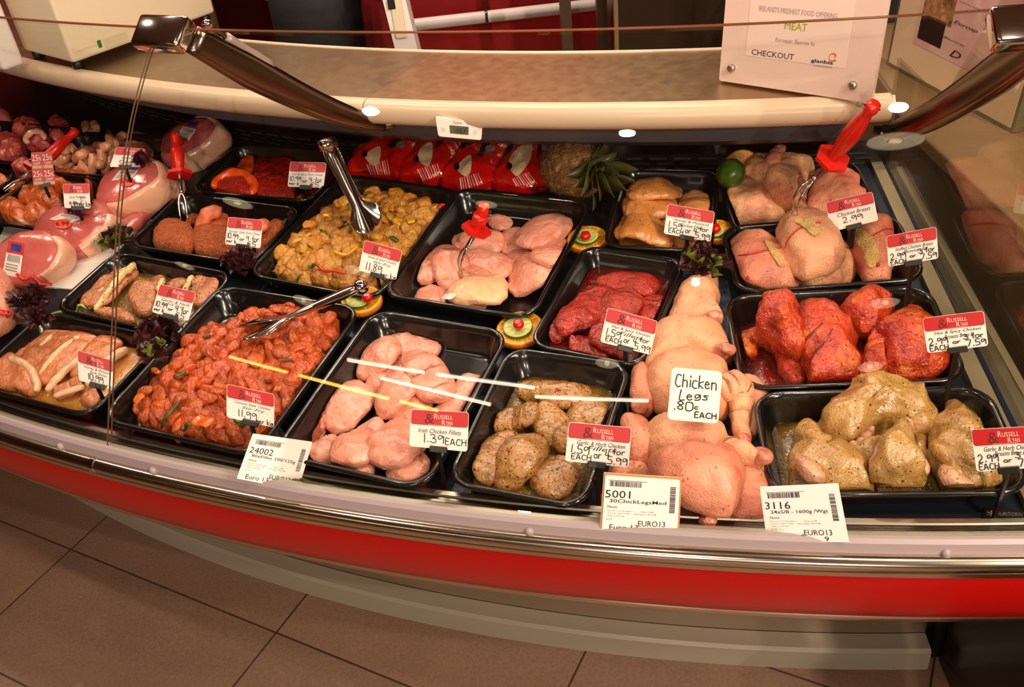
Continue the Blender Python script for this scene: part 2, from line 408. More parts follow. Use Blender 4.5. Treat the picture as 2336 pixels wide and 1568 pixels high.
put('end_panel', *radial(rad(-5.55), [(3.545, 0), (3.545, .5), (3.85, .6), (3.80, .622), (2.95, .70), (2.95, 0)], .012), M_OLIVE, ctr, False)
put('kick_post', *box(cyl(3.55, rad(-5.75), .23), (.02, .02, .46)), M_BLACK, ctr, False)
pa = np.array([.715, 1.0]); pb = atz(2165, 1568, 0)[:2]; dk = nrm(pb-pa); ln = .8; ang = math.atan2(dk[1], dk[0]); Rk = np.array([[math.cos(ang), -math.sin(ang), 0], [math.sin(ang), math.cos(ang), 0], [0, 0, 1]])
put('side_kick', *box(np.array([*(pa+dk*ln/2+np.array([-dk[1], dk[0]])*.012), .22]), (ln, .02, .44), Rk), plain('side_kick_steel', (60, 54, 48), .22, .8), ctr, False)
# front glass: two curved leaning panes
def pane(a0, a1):
    outer = catmull(GPROF, 32); g = np.gradient(outer, axis=0); nr = nrm(np.c_[g[:, 1], -g[:, 0]])
    prof = [tuple(p) for p in outer]+[tuple(p) for p in (outer-nr*.006)[::-1]]
    o = put('front_glass', *sweep(prof, a0, a1, 60), M_GLASS, ctr, True); o.data.set_sharp_from_angle(angle=rad(35)); 
    top = outer[-1]
    e = put('glass_edge', *sweep([(top[0]+.0003, top[1]+.0003), (top[0]-.0055, top[1]+.0008), (top[0]-.0058, top[1]+.0018), (top[0]+.0003, top[1]+.0014)], a0, a1, 60), M_GEDGE, o, False)
    return o, outer
AJ = rad(-26.12)
g1, outer = pane(AJ+rad(.05), AE-rad(.05)); g2, _ = pane(A0, AJ-rad(.05))
put('joint_seal', np.array([cyl(R+.0012, AJ+s*.0004, z) for R, z in outer for s in (-1, 1)]+[cyl(R-.007, AJ+s*.0004, z) for R, z in outer for s in (-1, 1)]),
    [(2*i, 2*i+1, 2*i+3, 2*i+2) for i in range(len(outer)-1)]+[(2*len(outer)+2*i+2, 2*len(outer)+2*i+3, 2*len(outer)+2*i+1, 2*len(outer)+2*i) for i in range(len(outer)-1)], plain('seal', (92, 66, 44), .3), g1, False)
# worktop at the back
wt = thing('worktop', 'long brushed steel worktop with rounded white front edge behind the display', 'worktop', cyl(3.1, rad(-28), .925))
AW = rad(-7.9); AS = azim(atz(850, 216, .96)); AS2 = azim(atz(990, 118, .96))
def top_panel(a_of):
    V = [];
    n = 40
    for i in range(n):
        for j in range(6):
            r = 2.985+(3.222-2.985)*j/5; V.append(cyl(r, a_of(i/(n-1), j/5), .96))
    F = [(i*6+j, (i+1)*6+j, (i+1)*6+j+1, i*6+j+1) for i in range(n-1) for j in range(5)]
    return np.array(V), F
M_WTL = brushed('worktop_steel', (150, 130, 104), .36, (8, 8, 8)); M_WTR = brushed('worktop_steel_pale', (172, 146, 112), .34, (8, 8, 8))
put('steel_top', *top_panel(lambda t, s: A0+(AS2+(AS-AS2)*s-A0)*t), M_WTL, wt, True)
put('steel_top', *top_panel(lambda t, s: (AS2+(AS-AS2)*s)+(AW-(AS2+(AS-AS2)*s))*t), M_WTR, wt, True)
put('underside', *sweep([(3.22, .9585), (3.22, .93), (2.985, .93), (2.985, .9585)], A0, AW, 60), M_DUCT, wt, False)
fp = [(3.220, .961), (3.232, .9615), (3.242, .957), (3.247, .949), (3.248, .94), (3.246, .930), (3.240, .922), (3.22, .918)]
for a0, a1 in ((A0, AS-rad(.02)), (AS+rad(.02), AW)):
    o = put('front_edging', *sweep(fp, a0, a1, 60), plain('ivory_edging', (204, 178, 150), .3) if a1 != AW else bpy.data.materials['ivory_edging'], wt, True); o.data.set_sharp_from_angle(angle=rad(50))
put('back_edging', *sweep([(2.985, .962), (2.979, .964), (2.975, .96), (2.975, .93), (2.985, .93)], A0, AW, 60), bpy.data.materials['ivory_edging'], wt, False)
put('end_cap', *radial(AW+.0006, [(3.248, .918), (3.249, .95), (3.235, .963), (2.975, .963), (2.975, .925)], .004), M_STEEL, wt, False)
# arms that hold the glass
def arm(name, top, az, end, boxlen, joint_px=None):
    root = put(name, *box(top, (.001, .001, .001)), M_CHROME, ctr)
    rd = np.array([math.sin(az), -math.cos(az), 0]); tn = np.array([math.cos(az), math.sin(az), 0]); up = np.array([0, 0, 1.])
    R3 = np.column_stack([tn, -rd, up])
    sh = nrm(rd*.62+up*.78); R4 = np.column_stack([tn, np.cross(sh, tn), sh])
    put('bracket', *box(top, (boxlen, .052, .026), R4, .006), M_CHROME, root, True)
    a = top+tn*boxlen*.36-rd*.02-up*.012; e = np.asarray(end)
    mid1 = a+(e-a)*.35-up*.018; mid2 = a+(e-a)*.72-up*.035
    S = bez([a, mid1, mid2, e], 26); T = nrm(np.gradient(S, axis=0)); sd = nrm(np.cross(T, up)); upv = np.cross(sd, T)
    w = np.interp(np.linspace(0, 1, 26), [0, .3, .8, 1], [.010, .0125, .015, .012]); th = np.interp(np.linspace(0, 1, 26), [0, .25, .7, 1], [.021, .027, .02, .012])
    put('arm_blade', *loft(S, sd, upv, w, th, 20, 3.2), plain('smoked_chrome', (122, 108, 94), .2, 1), root, True)
    g0 = a+tn*.012-rd*.028+up*.012; g1_ = S[9]+upv[9]*.020
    gs = bez([g0, g1_], 14)
    put('gas_strut', *tube(gs[3:12], [.0075]*5+[.0088]*4, 14), plain('strut_grey', (160, 140, 128), .35, .2), root, True)
    put('strut_rod', *tube(gs, .0042, 10), M_DSTEEL, root, True)
    put('strut_ball', *lathe([(.0001, -.008), (.006, -.006), (.0085, 0), (.006, .006), (.0001, .008)], g0, (0, 0, 1), 14), M_CHROME, root, True)
    put('hinge_plate', *box(e, (.03, .03, .012), None, .003), M_DSTEEL, root, True)
    return root
tl = atz(372, 78, 1.160); azl = azim(tl)
arm('support_arm', tl, azl, atz(880, 283, .905), .088)
tr_ = atz(2322, 66, 1.155); arm('support_arm', tr_+np.array([.02, 0, 0]), azim(tr_), atz(2020, 300, .90), .10)
# ceiling lamps whose mirror images lie in the glass
M_BULB = plain('lamp_glow', (255, 222, 170), .5, emit=14); M_REFL = plain('lamp_reflector', (255, 232, 190), .25, .2, emit=5); M_LHOUS = plain('lamp_ring', (210, 200, 180), .4)
def downlight(x, y, r, label, glow=M_BULB):
    o = thing('ceiling_downlight', label, 'ceiling light', (x, y, CEIL-.06))
    p = np.array([x, y, CEIL])
    put('ring', *lathe([(r, 0), (r*1.12, 0), (r*1.12, -.012), (r, -.012)], p, (0, 0, 1), 32, cap=False), M_LHOUS, o)
    put('reflector', *lathe([(r*(1-.05*i), -.010+.0006*i-(.003 if i % 2 else 0)) for i in range(15)], p, (0, 0, 1), 40, cap=False), M_REFL, o)
    put('bulb', *lathe([(r*.001, -.03), (r*.16, -.026), (r*.24, -.01), (r*.22, 0)], p, (0, 0, 1), 20), glow, o)
    return o
downlight(.80, -.168, .115, 'large round ceiling downlight mirrored in the front glass beside the right arm')
for x, y, r, t in [(-3.0, -.03, .115, 'over the shop floor far left'), (-5.47, -1.07, .115, 'furthest to the left'), (-4.37, -1.99, .115, 'behind the viewer on the left'),
                   (.84, -2.99, .11, 'behind the viewer on the right'), (.77, -4.12, .11, 'deep in the shop on the right'), (-1.64, -3.6, .115, 'deep in the shop in the middle'),
                   (-3.16, -1.54, .115, 'behind the viewer, left of middle'), (-1.23, -.46, .06, 'above the shop floor near the counter'), (-7.6, .55, .12, 'beside the left wall')]:
    downlight(x, y, r, 'round ceiling downlight '+t)
M_HAL = plain('halogen_glow', (255, 225, 180), .5, emit=40)
for i, (x, y) in enumerate(HALO):
    o = thing('halogen_spotlight', 'small bright halogen ceiling spot '+('above the middle of the display', 'above the left of the display', 'above the right of the display')[i], 'ceiling light', (x, y, CEIL-.02))
    put('rim', *lathe([(.034, 0), (.045, 0), (.045, -.01), (.034, -.01)], (x, y, CEIL), (0, 0, 1), 24, cap=False), M_LHOUS, o)
    put('lens', *lathe([(.034, -.004), (.02, -.008), (.001, -.009)], (x, y, CEIL), (0, 0, 1), 24), M_HAL, o)
o = thing('cool_spotlight', 'small cold white ceiling spot behind the viewer', 'ceiling light', (-.469, -2.193, CEIL-.02))
put('rim', *lathe([(.03, 0), (.045, 0), (.045, -.01), (.03, -.01)], (-.469, -2.193, CEIL), (0, 0, 1), 24, cap=False), M_LHOUS, o)
put('lens', *lathe([(.03, -.004), (.02, -.012), (.001, -.014)], (-.469, -2.193, CEIL), (0, 0, 1), 24), plain('cool_glow', (200, 225, 255), .5, emit=60), o)
M_TUBEW = plain('tube_white', (255, 240, 215), .5, emit=26); M_TUBEY = plain('tube_yellow', (255, 205, 90), .5, emit=30)
def strip(p0, p1, m, label, w=.09):
    p0 = np.array([*p0, CEIL-.05]); p1 = np.array([*p1, CEIL-.05]); d = nrm(p1-p0); mid = (p0+p1)/2
    o = thing('strip_light', label, 'ceiling light', mid-np.array([0, 0, .01]))
    R = np.column_stack([d, [-d[1], d[0], 0], [0, 0, 1]])
    put('housing', *box(mid+[0, 0, .03], (np.linalg.norm(p1-p0)+.05, w*1.3, .04), R), M_LHOUS, o, False)
    put('tube', *tube(bez([p0, p1], 4), w*.2, 10), m, o)
def cut(a, b, t0, t1): a = np.array(a); b = np.array(b); return a+(b-a)*t0, a+(b-a)*t1
ya, yb = (-7.0, -2.85), (-4.36, -4.57)
strip(*cut(ya, yb, 0, .30), M_TUBEY, 'yellow strip light on the ceiling, far left end of its row'); strip(*cut(ya, yb, .36, .78), M_TUBEY, 'yellow strip light in the middle of its row'); strip(*cut(ya, yb, .83, 1), M_TUBEY, 'short yellow strip light at the right end of its row')
strip((-4.69, -3.074), (-3.8, -3.47), M_TUBEW, 'white strip light, left one of the nearest row'); strip((-3.66, -3.53), (-2.62, -3.98), M_TUBEW, 'white strip light, right one of the nearest row')
strip((-4.58, -3.59), (-3.45, -4.43), M_TUBEW, 'white strip light in the middle row'); strip((-2.74, -4.244), (-1.468, -4.478), M_TUBEW, 'white strip light nearest the front wall')
# ================================================================== trays
def rrect(w, l, r, n=7):
    P = []
    for cx_, cy_, a0 in ((w-r, l-r, 0), (-w+r, l-r, 90), (-w+r, -l+r, 180), (w-r, -l+r, 270)):
        for i in range(n):
            a = math.radians(a0+90*i/(n-1)); P.append((cx_+r*math.cos(a), cy_+r*math.sin(a)))
    return np.array(P)
def local_frame(c, yaw_dir):
    rd = nrm(np.array([c[0]-CX, c[1]-CY, 0])); dn = nrm(rd*.12+np.array([0, 0, 1.]))      # deck falls outwards
    x = nrm(yaw_dir-dn*(dn@yaw_dir)); return np.column_stack([x, np.cross(dn, x), dn])
TR = {}
TH = .046
def tray(key, quad, label, shrink=1.015, h=TH, lift=0.):
    P = np.array([deck_at(x, y, h+lift) for x, y in quad]); TL, TRr, BR, BL = P
    c = P.mean(0); xd = (TRr-TL)+(BR-BL); yd = (TL-BL)+(TRr-BR); xd = nrm(xd); yd = nrm(yd)
    # square up: rotate both half way
    yp = nrm(np.cross([0, 0, 1.], xd)); m = nrm(yd+yp); xm = nrm(np.cross(m, [0, 0, 1.]))
    R = local_frame(c, xm)
    w = (np.linalg.norm(TRr-TL)+np.linalg.norm(BR-BL))/4*shrink; l = (np.linalg.norm(TL-BL)+np.linalg.norm(TRr-BR))/4*shrink
    base = c-R[:, 2]*h; Rd = min(.04, w*.36)
    prof = [(.022, 0), (.005, h-.010), (.0, h-.005), (.0, h-.001), (.0025, h+.001), (.006, h+.0005), (.009, h-.003), (.012, h-.010), (.024, .008), (.031, .0035)]
    V = []; n = 28
    for d, z in prof: V += [np.array([x, y, z]) for x, y in rrect(w-d, l-d, max(Rd-d*.7, .008))]
    V = np.array(V)@R.T+base
    F = [(i*n+j, i*n+(j+1) % n, (i+1)*n+(j+1) % n, (i+1)*n+j) for i in range(len(prof)-1) for j in range(n)]
    F += [tuple(reversed(range(n))), tuple((len(prof)-1)*n+j for j in range(n))]
    o = put('food_tray', V, F, M_TRAY); tag(o, label, 'tray', 'black trays on the deck'); o.data.set_sharp_from_angle(angle=rad(60))
    # height map: floor and rim
    Q = np.stack([_gx-base[0], _gy-base[1]], -1); u = Q@R[:2, 0]; v = Q@R[:2, 1]
    ins = (abs(u) < w-.026) & (abs(v) < l-.026); rim = (abs(u) < w) & (abs(v) < l) & ~((abs(u) < w-.014) & (abs(v) < l-.014))
    zz = base[2]-(R[0, 2]*Q[..., 0]+R[1, 2]*Q[..., 1])/R[2, 2]
    HM[ins] = (zz+.004)[ins]
    TR[key] = dict(o=o, c=base, R=R, w=w, l=l); return o
tray('shank', [(-20, 275), (172, 290), (62, 374), (-150, 350)], 'black tray of lamb shanks at the far left back corner')
tray('brown', [(-140, 372), (50, 385), (-45, 462), (-270, 440)], 'black tray cut by the left edge, left of the spicy pork ribs')
tray('sausage', [(180, 292), (395, 318), (296, 412), (78, 386)], 'black tray holding the pale pork sausages')
tray('rib', [(98, 388), (305, 420), (176, 540), (-60, 500)], 'black tray of spicy pork ribs behind the pink ham joints')
tray('hotpork', [(538, 328), (808, 342), (704, 466), (440, 430)], 'black tray of bright red pork chops in the back row')
tray('parisian', [(412, 444), (700, 470), (570, 602), (284, 560)], 'black tray of crumbed pork chops in front of the red chops')
tray('garlicpork', [(258, 574), (546, 622), (394, 762), (118, 706)], 'black tray of pork chops in herb marinade')
tray('honeypork', [(95, 712), (385, 768), (200, 946), (-85, 880)], 'black tray of pork chops in mustard sauce at the front left')
tray('sweet', [(785, 399), (1058, 432), (858, 680), (552, 626)], 'black tray of yellow stir fry with a serving tong standing in it')
tray('chinese', [(495, 642), (826, 710), (578, 1036), (236, 960)], 'black tray of red orange stir fry at the front')
tray('raw', [(1040, 430), (1366, 458), (1204, 720), (864, 674)], 'black tray of pale raw fillets in the middle row')
tray('irish', [(840, 694), (1164, 768), (966, 1110), (636, 1042)], 'black tray of pale raw fillets at the front')
tray('honeyF', [(1420, 387), (1644, 390), (1624, 572), (1372, 562)], 'black tray of fillets in honey mustard sauce at the back')
tray('hotF', [(1318, 554), (1574, 598), (1455, 838), (1222, 786)], 'black tray of dark red saucy fillets')
tray('garlicF', [(1165, 797), (1450, 828), (1322, 1156), (1008, 1100)], 'black tray of herb speckled fillets at the front')
tray('breast', [(1640, 388), (1942, 362), (2030, 512), (1668, 532)], 'black tray of plain chicken breasts at the back right')
tray('stuffed', [(1652, 518), (2030, 484), (2128, 636), (1674, 668)], 'black tray of stuffed chicken breasts tied with red thread')
tray('hotR', [(1655, 680), (2122, 644), (2200, 862), (1692, 892)], 'black tray of glossy red chicken breasts at the right')
tray('garlicR', [(1724, 904), (2258, 870), (2340, 1110), (1760, 1146)], 'black tray of herb marinated chicken breasts at the front right')
# ================================================================== lettering
GL = {'0': '29 08 02 10 30 52 58 39 29', '1': '29 20', '2': '07 19 39 47 45 00 50', '3': '08 29 48 46 25 54 51 30 01', '4': '19 05 55/48 40', '5': '59 19 15 35 54 51 30 00',
      '6': '49 15 02 20 40 53 35 14', '7': '09 59 20', '8': '25 07 29 47 25 02 20 42 25', '9': '57 38 18 06 14 35 57 50', '.': '10 11', 'E': '49 09 00 40/05 35', 'A': '00 29 50/13 43',
      'C': '58 39 18 03 11 30 51', 'H': '09 00/59 50/05 55', 'o': '25 04 01 20 41 44 25', 'r': '05 00/04 25 35', 'f': '49 38 30/15 45', 'p': '05 00/04 25 34 23 02', 'e': '03 33 34 15 03 01 20 41',
      'k': '09 00/45 03 40', 'g': '45 15 03 12 33 45 41 20 00', 'h': '09 00/04 25 44 40', 'i': '15 10/17 18', 'c': '45 15 03 01 20 40', 'n': '05 00/04 25 44 40', 'L': '29 10 50', 's': '45 15 14 33 31 01',
      '€': '58 39 17 12 30 51/06 45/04 44'}
_fm = {}
def font2d(text, shear=0., bold=0.):
    """built in font as flat faces, verts in font units"""
    key = (text, shear, bold)
    if key not in _fm:
        cu = bpy.data.curves.new('lettering', 'FONT'); cu.body = text; cu.shear = shear; cu.offset = bold; cu.resolution_u = 2
        ob = bpy.data.objects.new('lettering', cu)
        me = ob.to_mesh(); V = np.array([v.co[:] for v in me.vertices]).reshape(-1, 3)[:, :2]; F = [tuple(p.vertices) for p in me.polygons]
        ob.to_mesh_clear(); bpy.data.objects.remove(ob); bpy.data.curves.remove(cu); _fm[key] = (V, F)
    return _fm[key]
class Face:
    """a flat printed face: u to the right 0..1, v down 0..1, bilinear on its corner points"""
    def __init__(s, q, nrm_): s.q = [np.asarray(p, float) for p in q]; s.n = nrm_; s.w = np.linalg.norm(s.q[1]-s.q[0]); s.h = np.linalg.norm(s.q[3]-s.q[0])
    def at(s, uv, off):
        uv = np.asarray(uv, float); u = uv[:, :1]; v = uv[:, 1:2]; a, b, c, d = s.q
        return a*(1-u)*(1-v)+b*u*(1-v)+c*u*v+d*(1-u)*v+s.n*off
    def sheet(s, u0, v0, u1, v1, off0, off1, r=.0, k=5):
        """rounded rectangle block between two offsets"""
        W_, H_ = (u1-u0)*s.w, (v1-v0)*s.h; r = min(r, W_/2.01, H_/2.01); P = rrect(W_/2, H_/2, max(r, 1e-5), k)
        uv = np.c_[(P[:, 0]/W_+.5)*(u1-u0)+u0, (.5-P[:, 1]/H_)*(v1-v0)+v0]; n = len(uv)
        V = np.vstack([s.at(uv, off0), s.at(uv, off1)])
        return V, [tuple(range(n-1, -1, -1)), tuple(range(n, 2*n))]+[(i, (i+1) % n, (i+1) % n+n, i+n) for i in range(n)]
    def text(s, t, u0, v0, u1, v1, off, shear=0., bold=0., fit='box', align='c'):
        V, F = font2d(t, shear, bold); lo = V.min(0); hi = V.max(0); sz = hi-lo
        uv = (V-lo)/sz; du, dv = u1-u0, v1-v0
        if fit == 'keep':
            asp = sz[0]/sz[1]*s.h*dv/s.w
            if asp <= du:
                u0 = {'c': u0+(du-asp)/2, 'l': u0, 'r': u1-asp}[align]; du = asp
            else: 
                v0 += (dv-dv*du/asp)/2; dv *= du/asp
        return s.at(np.c_[u0+uv[:, 0]*du, v1-uv[:, 1]*dv if fit != 'keep' else v0+dv-uv[:, 1]*dv], off), F
    def hand(s, t, u0, v0, u1, v1, off, pen=.0011, jit=.35, seed=0):
        """marker pen writing"""
        rg = random.Random(hash_(t)+seed); x = 0; strokes = []
        for ch in t:
            if ch == ' ': x += 4; continue
            mx = 0; dy = rg.uniform(-jit, jit)
            for st in GL[ch].split('/'):
                pts = [(x+int(p[0])+rg.uniform(-jit, jit)*.5, int(p[1])+dy+rg.uniform(-jit, jit)*.5) for p in st.split()]
                mx = max(mx, max(int(p[0]) for p in st.split())); strokes.append(pts)
            x += mx+2.2
        W_ = x-2.2; mb = MB()
        for pts in strokes:
            pts = np.array(pts); P = catmull(pts, max(2, 5*(len(pts)-1))) if len(pts) > 2 else bez(pts, 3)
            uv = np.c_[u0+(P[:, 0]/W_)*(u1-u0), v1-(P[:, 1]/9)*(v1-v0)]
            loc = np.c_[uv[:, 0]*s.w, uv[:, 1]*s.h]; T = nrm(np.gradient(loc, axis=0)); Nn = np.c_[-T[:, 1], T[:, 0]]*pen/2
            loc[0] -= T[0]*pen*.4; loc[-1] += T[-1]*pen*.4
            A = (loc+Nn)/[s.w, s.h]; B = (loc-Nn)/[s.w, s.h]; m = len(P)
            mb.add(s.at(np.vstack([A, B]), off), [(i, i+1, m+i+1, m+i) for i in range(m-1)])
        return np.concatenate(mb.V), mb.F
def hash_(t): return sum((i+1)*ord(c_) for i, c_ in enumerate(t))
def face_px(quad, depth_pt, lean=.42, yaw=0., base_px=None):
    """plane through a point, leaning back, facing the viewer's side; corners found on that plane"""
    p = np.asarray(depth_pt, float); d = EYE-p; d[2] = 0; d = nrm(d)
    cy, sy = math.cos(yaw), math.sin(yaw); d = np.array([d[0]*cy-d[1]*sy, d[0]*sy+d[1]*cy, 0])
    n = nrm(d*math.cos(lean)+np.array([0, 0, 1.])*math.sin(lean))
    q = []
    for x, y in quad:
        r = ray(x, y); q.append(EYE+r*(((p-EYE)@n)/(r@n)))
    return Face(q, n)
def stem(parent, top, n, mat=M_BLACK, foot=None, w=.006, rt=None):
    """card clip and its stem down to what it stands on"""
    z = float(hm(*top[:2])) if foot is None else foot
    rt = nrm(np.cross([0, 0, 1.], n)) if rt is None else nrm(rt)
    R = np.column_stack([rt, np.cross(n, rt), n])
    put('card_clip', *box(top+n*.0015, (.024, .008, .006), R, .001), mat, parent, False)
    L = max(top[2]-z, .012); put('stem', *box(top-np.array([0, 0, L/2])-n*.002, (w, .004, L), None, .001), mat, parent, False)
def price_card(quad, lines, hand, label, h=.05, lean=.42, yaw=0., pt=None, clip=True, foot=None, header=True):
    bx, by = (np.array(quad[2])+np.array(quad[3]))/2
    p = hit(bx, by, h) if pt is None else pt
    f = face_px(quad, p, lean, yaw); bc = (f.q[2]+f.q[3])/2
    root = thing('price_card', label, 'price card', bc-np.array([0, 0, .02]), 'red and white price cards')
    put('card_panel', *f.sheet(0, 0, 1, 1, -.0006, .0003, .004), M_CARD, root, False)
    if header:
        hd = put('red_header', *f.sheet(.008, .008, .992, .395, .0003, .0006, .0035), M_CRED, root, False)
        put('shop_name', *f.text('R', .40, .08, .455, .21, .0009), M_CWHITE, hd, False)
        put('shop_name', *f.text('USSELL', .462, .105, .72, .21, .0009), M_CWHITE, hd, False)
        put('shop_name', *f.text('R', .54, .235, .595, .355, .0009), M_CWHITE, hd, False)
        put('shop_name', *f.text('YAN', .605, .255, .72, .355, .0009), M_CWHITE, hd, False)
        put('ampersand', *f.text('&', .24, .09, .40, .355, .0008), M_AMP, hd, False)
        put('small_rule', *f.sheet(.30, .372, .70, .378, .0006, .0008), M_CWHITE, hd, False)
    mb = MB()
    for t, u0, v0, u1, v1 in lines: mb.add(*f.text(t, u0, v0, u1, v1, .0007, shear=.32))
    if lines: mb.put('printed_name', M_INK, root, False)
    mb = MB()
    for i, (t, u0, v0, u1, v1) in enumerate(hand): mb.add(*f.hand(t, u0, v0, u1, v1, .0010, seed=i))
    if hand: mb.put('handwritten_price', M_INK, root, False)
    if clip: stem(root, bc+f.n*.001, f.n, foot=foot, rt=f.q[2]-f.q[3])
    return root, f
def build_cards():
    two = lambda a, b: [(a, .16, .43, .92, .54), (b, .32, .55, .80, .66)]
    deal = [('1.59', .06, .56, .36, .76), ('EACH', .10, .79, .40, .92), ('or 4', .45, .66, .68, .84), ('for', .72, .56, .92, .70), ('5.99', .66, .77, .97, .95)]
    deal2 = [('2.99', .06, .60, .36, .78), ('EACH', .06, .82, .36, .96), ('or', .45, .72, .56, .82), ('3', .62, .60, .69, .74), ('for', .74, .58, .94, .73), ('7.59', .66, .77, .97, .94)]
    pork = [('10.99', .03, .58, .34, .76), ('per k', .04, .80, .30, .92), ('or', .40, .70, .52, .80), ('4 for', .58, .60, .93, .78), ('€5', .62, .80, .85, .97)]
    price_card([(938, 934), (1070, 941), (1066, 1031), (933, 1018)], [('Irish Chicken Fillets', .14, .48, .88, .60)], [('1.39', .22, .62, .58, .84), ('EACH', .62, .70, .97, .86)],
               'price card reading Irish Chicken Fillets on the front raw fillet tray', .075)
    price_card([(1298, 963), (1441, 976), (1434, 1067), (1289, 1052)], two('Garlic & Herb Chicken', 'Fillets'), deal, 'price card for garlic and herb fillets, beside the tied white chicken legs card', .075)
    price_card([(1386, 702), (1501, 733), (1484, 810), (1369, 780)], two('Hot & Spicy Chicken', 'Fillets'), deal, 'tilted price card on the dark red saucy fillets', .045)
    price_card([(1524, 465), (1631, 483), (1621, 552), (1514, 533)], two('Honey & Mustard', 'Chicken Fillets'), deal, 'price card reading Honey & Mustard Chicken Fillets, in front of an orange slice', .05)
    price_card([(1884, 462), (1990, 437), (2004, 503), (1894, 530)], [('Chicken Breast', .20, .45, .90, .58)], [('2.99', .3, .62, .7, .8)], 'price card half hidden behind the rim of the stuffed breast tray', .03)
    price_card([(2022, 539), (2136, 517), (2141, 590), (2027, 609)], two('Stuffed Chicken Breast', 'Bone In'), deal2, 'price card reading Stuffed Chicken Breast, right end of its tray', .075)
    price_card([(2104, 726), (2244, 709), (2255, 789), (2116, 806)], two('Hot & Spicy Chicken', 'Breasts Bone In'), deal2, 'price card for hot and spicy breasts, right end of the red breast tray', .085)
    price_card([(2215, 980), (2366, 972), (2378, 1066), (2228, 1077)], two('Garlic & Herb Chicken', 'Breasts Bone In'), deal2, 'price card cut by the right edge, on the herb breast tray', .09)
    price_card([(517, 876), (626, 900), (625, 976), (517, 952)], two('Chinese Style Chicken', 'Stir-Fry'), [('11.99', .22, .68, .62, .88), ('per kg', .62, .82, .97, .97)], 'price card reading Chinese Style Chicken Stir-Fry', .075)
    price_card([(176, 799), (257, 823), (262, 892), (180, 868)], two('Honey & Mustard', 'Pork Chops'), [('10.99', .25, .66, .68, .86), ('per kg', .64, .84, .98, .98)], 'price card for honey and mustard pork chops, behind the glass joint', .06)
    price_card([(365, 648), (447, 667), (430, 733), (346, 712)], two('Garlic & Herb', 'Pork Chops'), pork, 'price card reading Garlic & Herb Pork Chops', .045)
    price_card([(521, 495), (600, 502), (594, 567), (513, 557)], [('Parisian Style Pork Chops', .06, .46, .96, .58)], pork, 'price card reading Parisian Style Pork Chops', .05)
    price_card([(662, 369), (745, 371), (738, 429), (656, 426)], [('Hot & Spicy Pork Chops', .08, .44, .94, .56)], pork, 'price card reading Hot & Spicy Pork Chops in the back row', .045)
    price_card([(832, 548), (918, 572), (903, 640), (818, 617)], two('Sweet & Spicy Chicken', 'Stir-Fry'), [('11.89', .14, .66, .58, .90), ('per kg', .58, .84, .97, .99)], 'price card on the yellow sweet and spicy stir fry', .06)
    price_card([(266, 335), (332, 340), (322, 381), (250, 381)], [('Pork Sausage', .28, .48, .82, .62)], [('5.99', .25, .68, .65, .9)], 'price card beside the pale pork sausages, behind the glass joint', .035)
    price_card([(143, 420), (203, 419), (207, 476), (147, 475)], [('Spicy Pork Ribs', .22, .48, .85, .62)], [('9.99 per kg', .2, .72, .97, .92)], 'small price card on the spicy pork ribs behind a lettuce leaf', .03)
    # discount card
    q = [(70, 348), (118, 345), (127, 422), (76, 424)]
    f = face_px(q, hit(102, 424, .03), .35); root = thing('discount_card', 'red discount card printed with four 25% off coupons', 'discount card', (f.q[2]+f.q[3])/2-np.array([0, 0, .02]))
    put('card_panel', *f.sheet(0, 0, 1, 1, -.0006, .0003, .003), plain('coupon_red', (176, 32, 26), .4), root, False)
    mb = MB(); cr = MB()
    for u in (0, .5):
        for v in (.02, .5):
            mb.add(*f.text('25', u+.03, v+.06, u+.32, v+.24, .0006)); mb.add(*f.text('%', u+.33, v+.12, u+.46, v+.24, .0006)); mb.add(*f.text('OFF', u+.09, v+.28, u+.40, v+.36, .0006))
            cr.add(*f.sheet(u+.03, v+.38, u+.47, v+.47, .0003, .0005, .001))
    mb.put('coupon_lettering', M_CWHITE, root, False); cr.put('coupon_footer', plain('coupon_cream', (190, 160, 120), .5), root, False); stem(root, (f.q[2]+f.q[3])/2, f.n)
    # chicken legs card
    q = [(1533, 838), (1648, 848), (1638, 967), (1522, 957)]
    f = face_px(q, hit(1580, 962, .022), .85); root = thing('handwritten_card', 'plain white card reading Chicken Legs .80c each, lying on the chicken legs', 'price card', (f.q[2]+f.q[3])/2)
    put('card_panel', *f.sheet(0, 0, 1, 1, -.0006, .0003, .006), M_CARD, root, False)
    mb = MB()
    for i, a in enumerate([('Chicken', .10, .12, .90, .36), ('Legs', .18, .42, .76, .60), ('.80', .10, .64, .48, .80), ('c', .52, .68, .58, .76), ('EACH', .54, .82, .95, .92)]): mb.add(*f.hand(*a, .0008, pen=.0016, seed=i))
    mb.put('handwriting', M_INK, root, False)
    # supplier cards
    def supplier(q, num, name, last, label, lean, h, board=False):
        f = face_px(q, atz(*((np.array(q[2])+np.array(q[3]))/2), h), lean)
        root = thing('supplier_card', label, 'supplier card', (f.q[2]+f.q[3])/2, 'supplier cards along the front glass')
        if board:
            put('backing_board', *f.sheet(0, 0, 1, 1, -.003, -.0008, .001), plain('tan_board', (176, 138, 92), .6), root, False); put('card_panel', *f.sheet(.025, .035, .975, 1, -.0008, .0003, .002), M_CARD, root, False)
        else:
            put('card_panel', *f.sheet(0, 0, 1, 1, -.0012, .0003, .001), M_CARD, root, False)
        bc = MB(); rb = random.Random(num); u = .09
        while u < .50:
            w = rb.choice([.004, .007, .011]); bc.add(*f.sheet(u, .115, u+w, .205, .0003, .0006)); u += w+rb.choice([.004, .006, .009])
        bc.add(*f.sheet(.07, .10, .56, .106, .0003, .0006)); v = .16
        while v < .62:
            w = rb.choice([.004, .008, .012]); bc.add(*f.sheet(.86, v, .93, v+w, .0003, .0006)); v += w+rb.choice([.005, .008, .011])
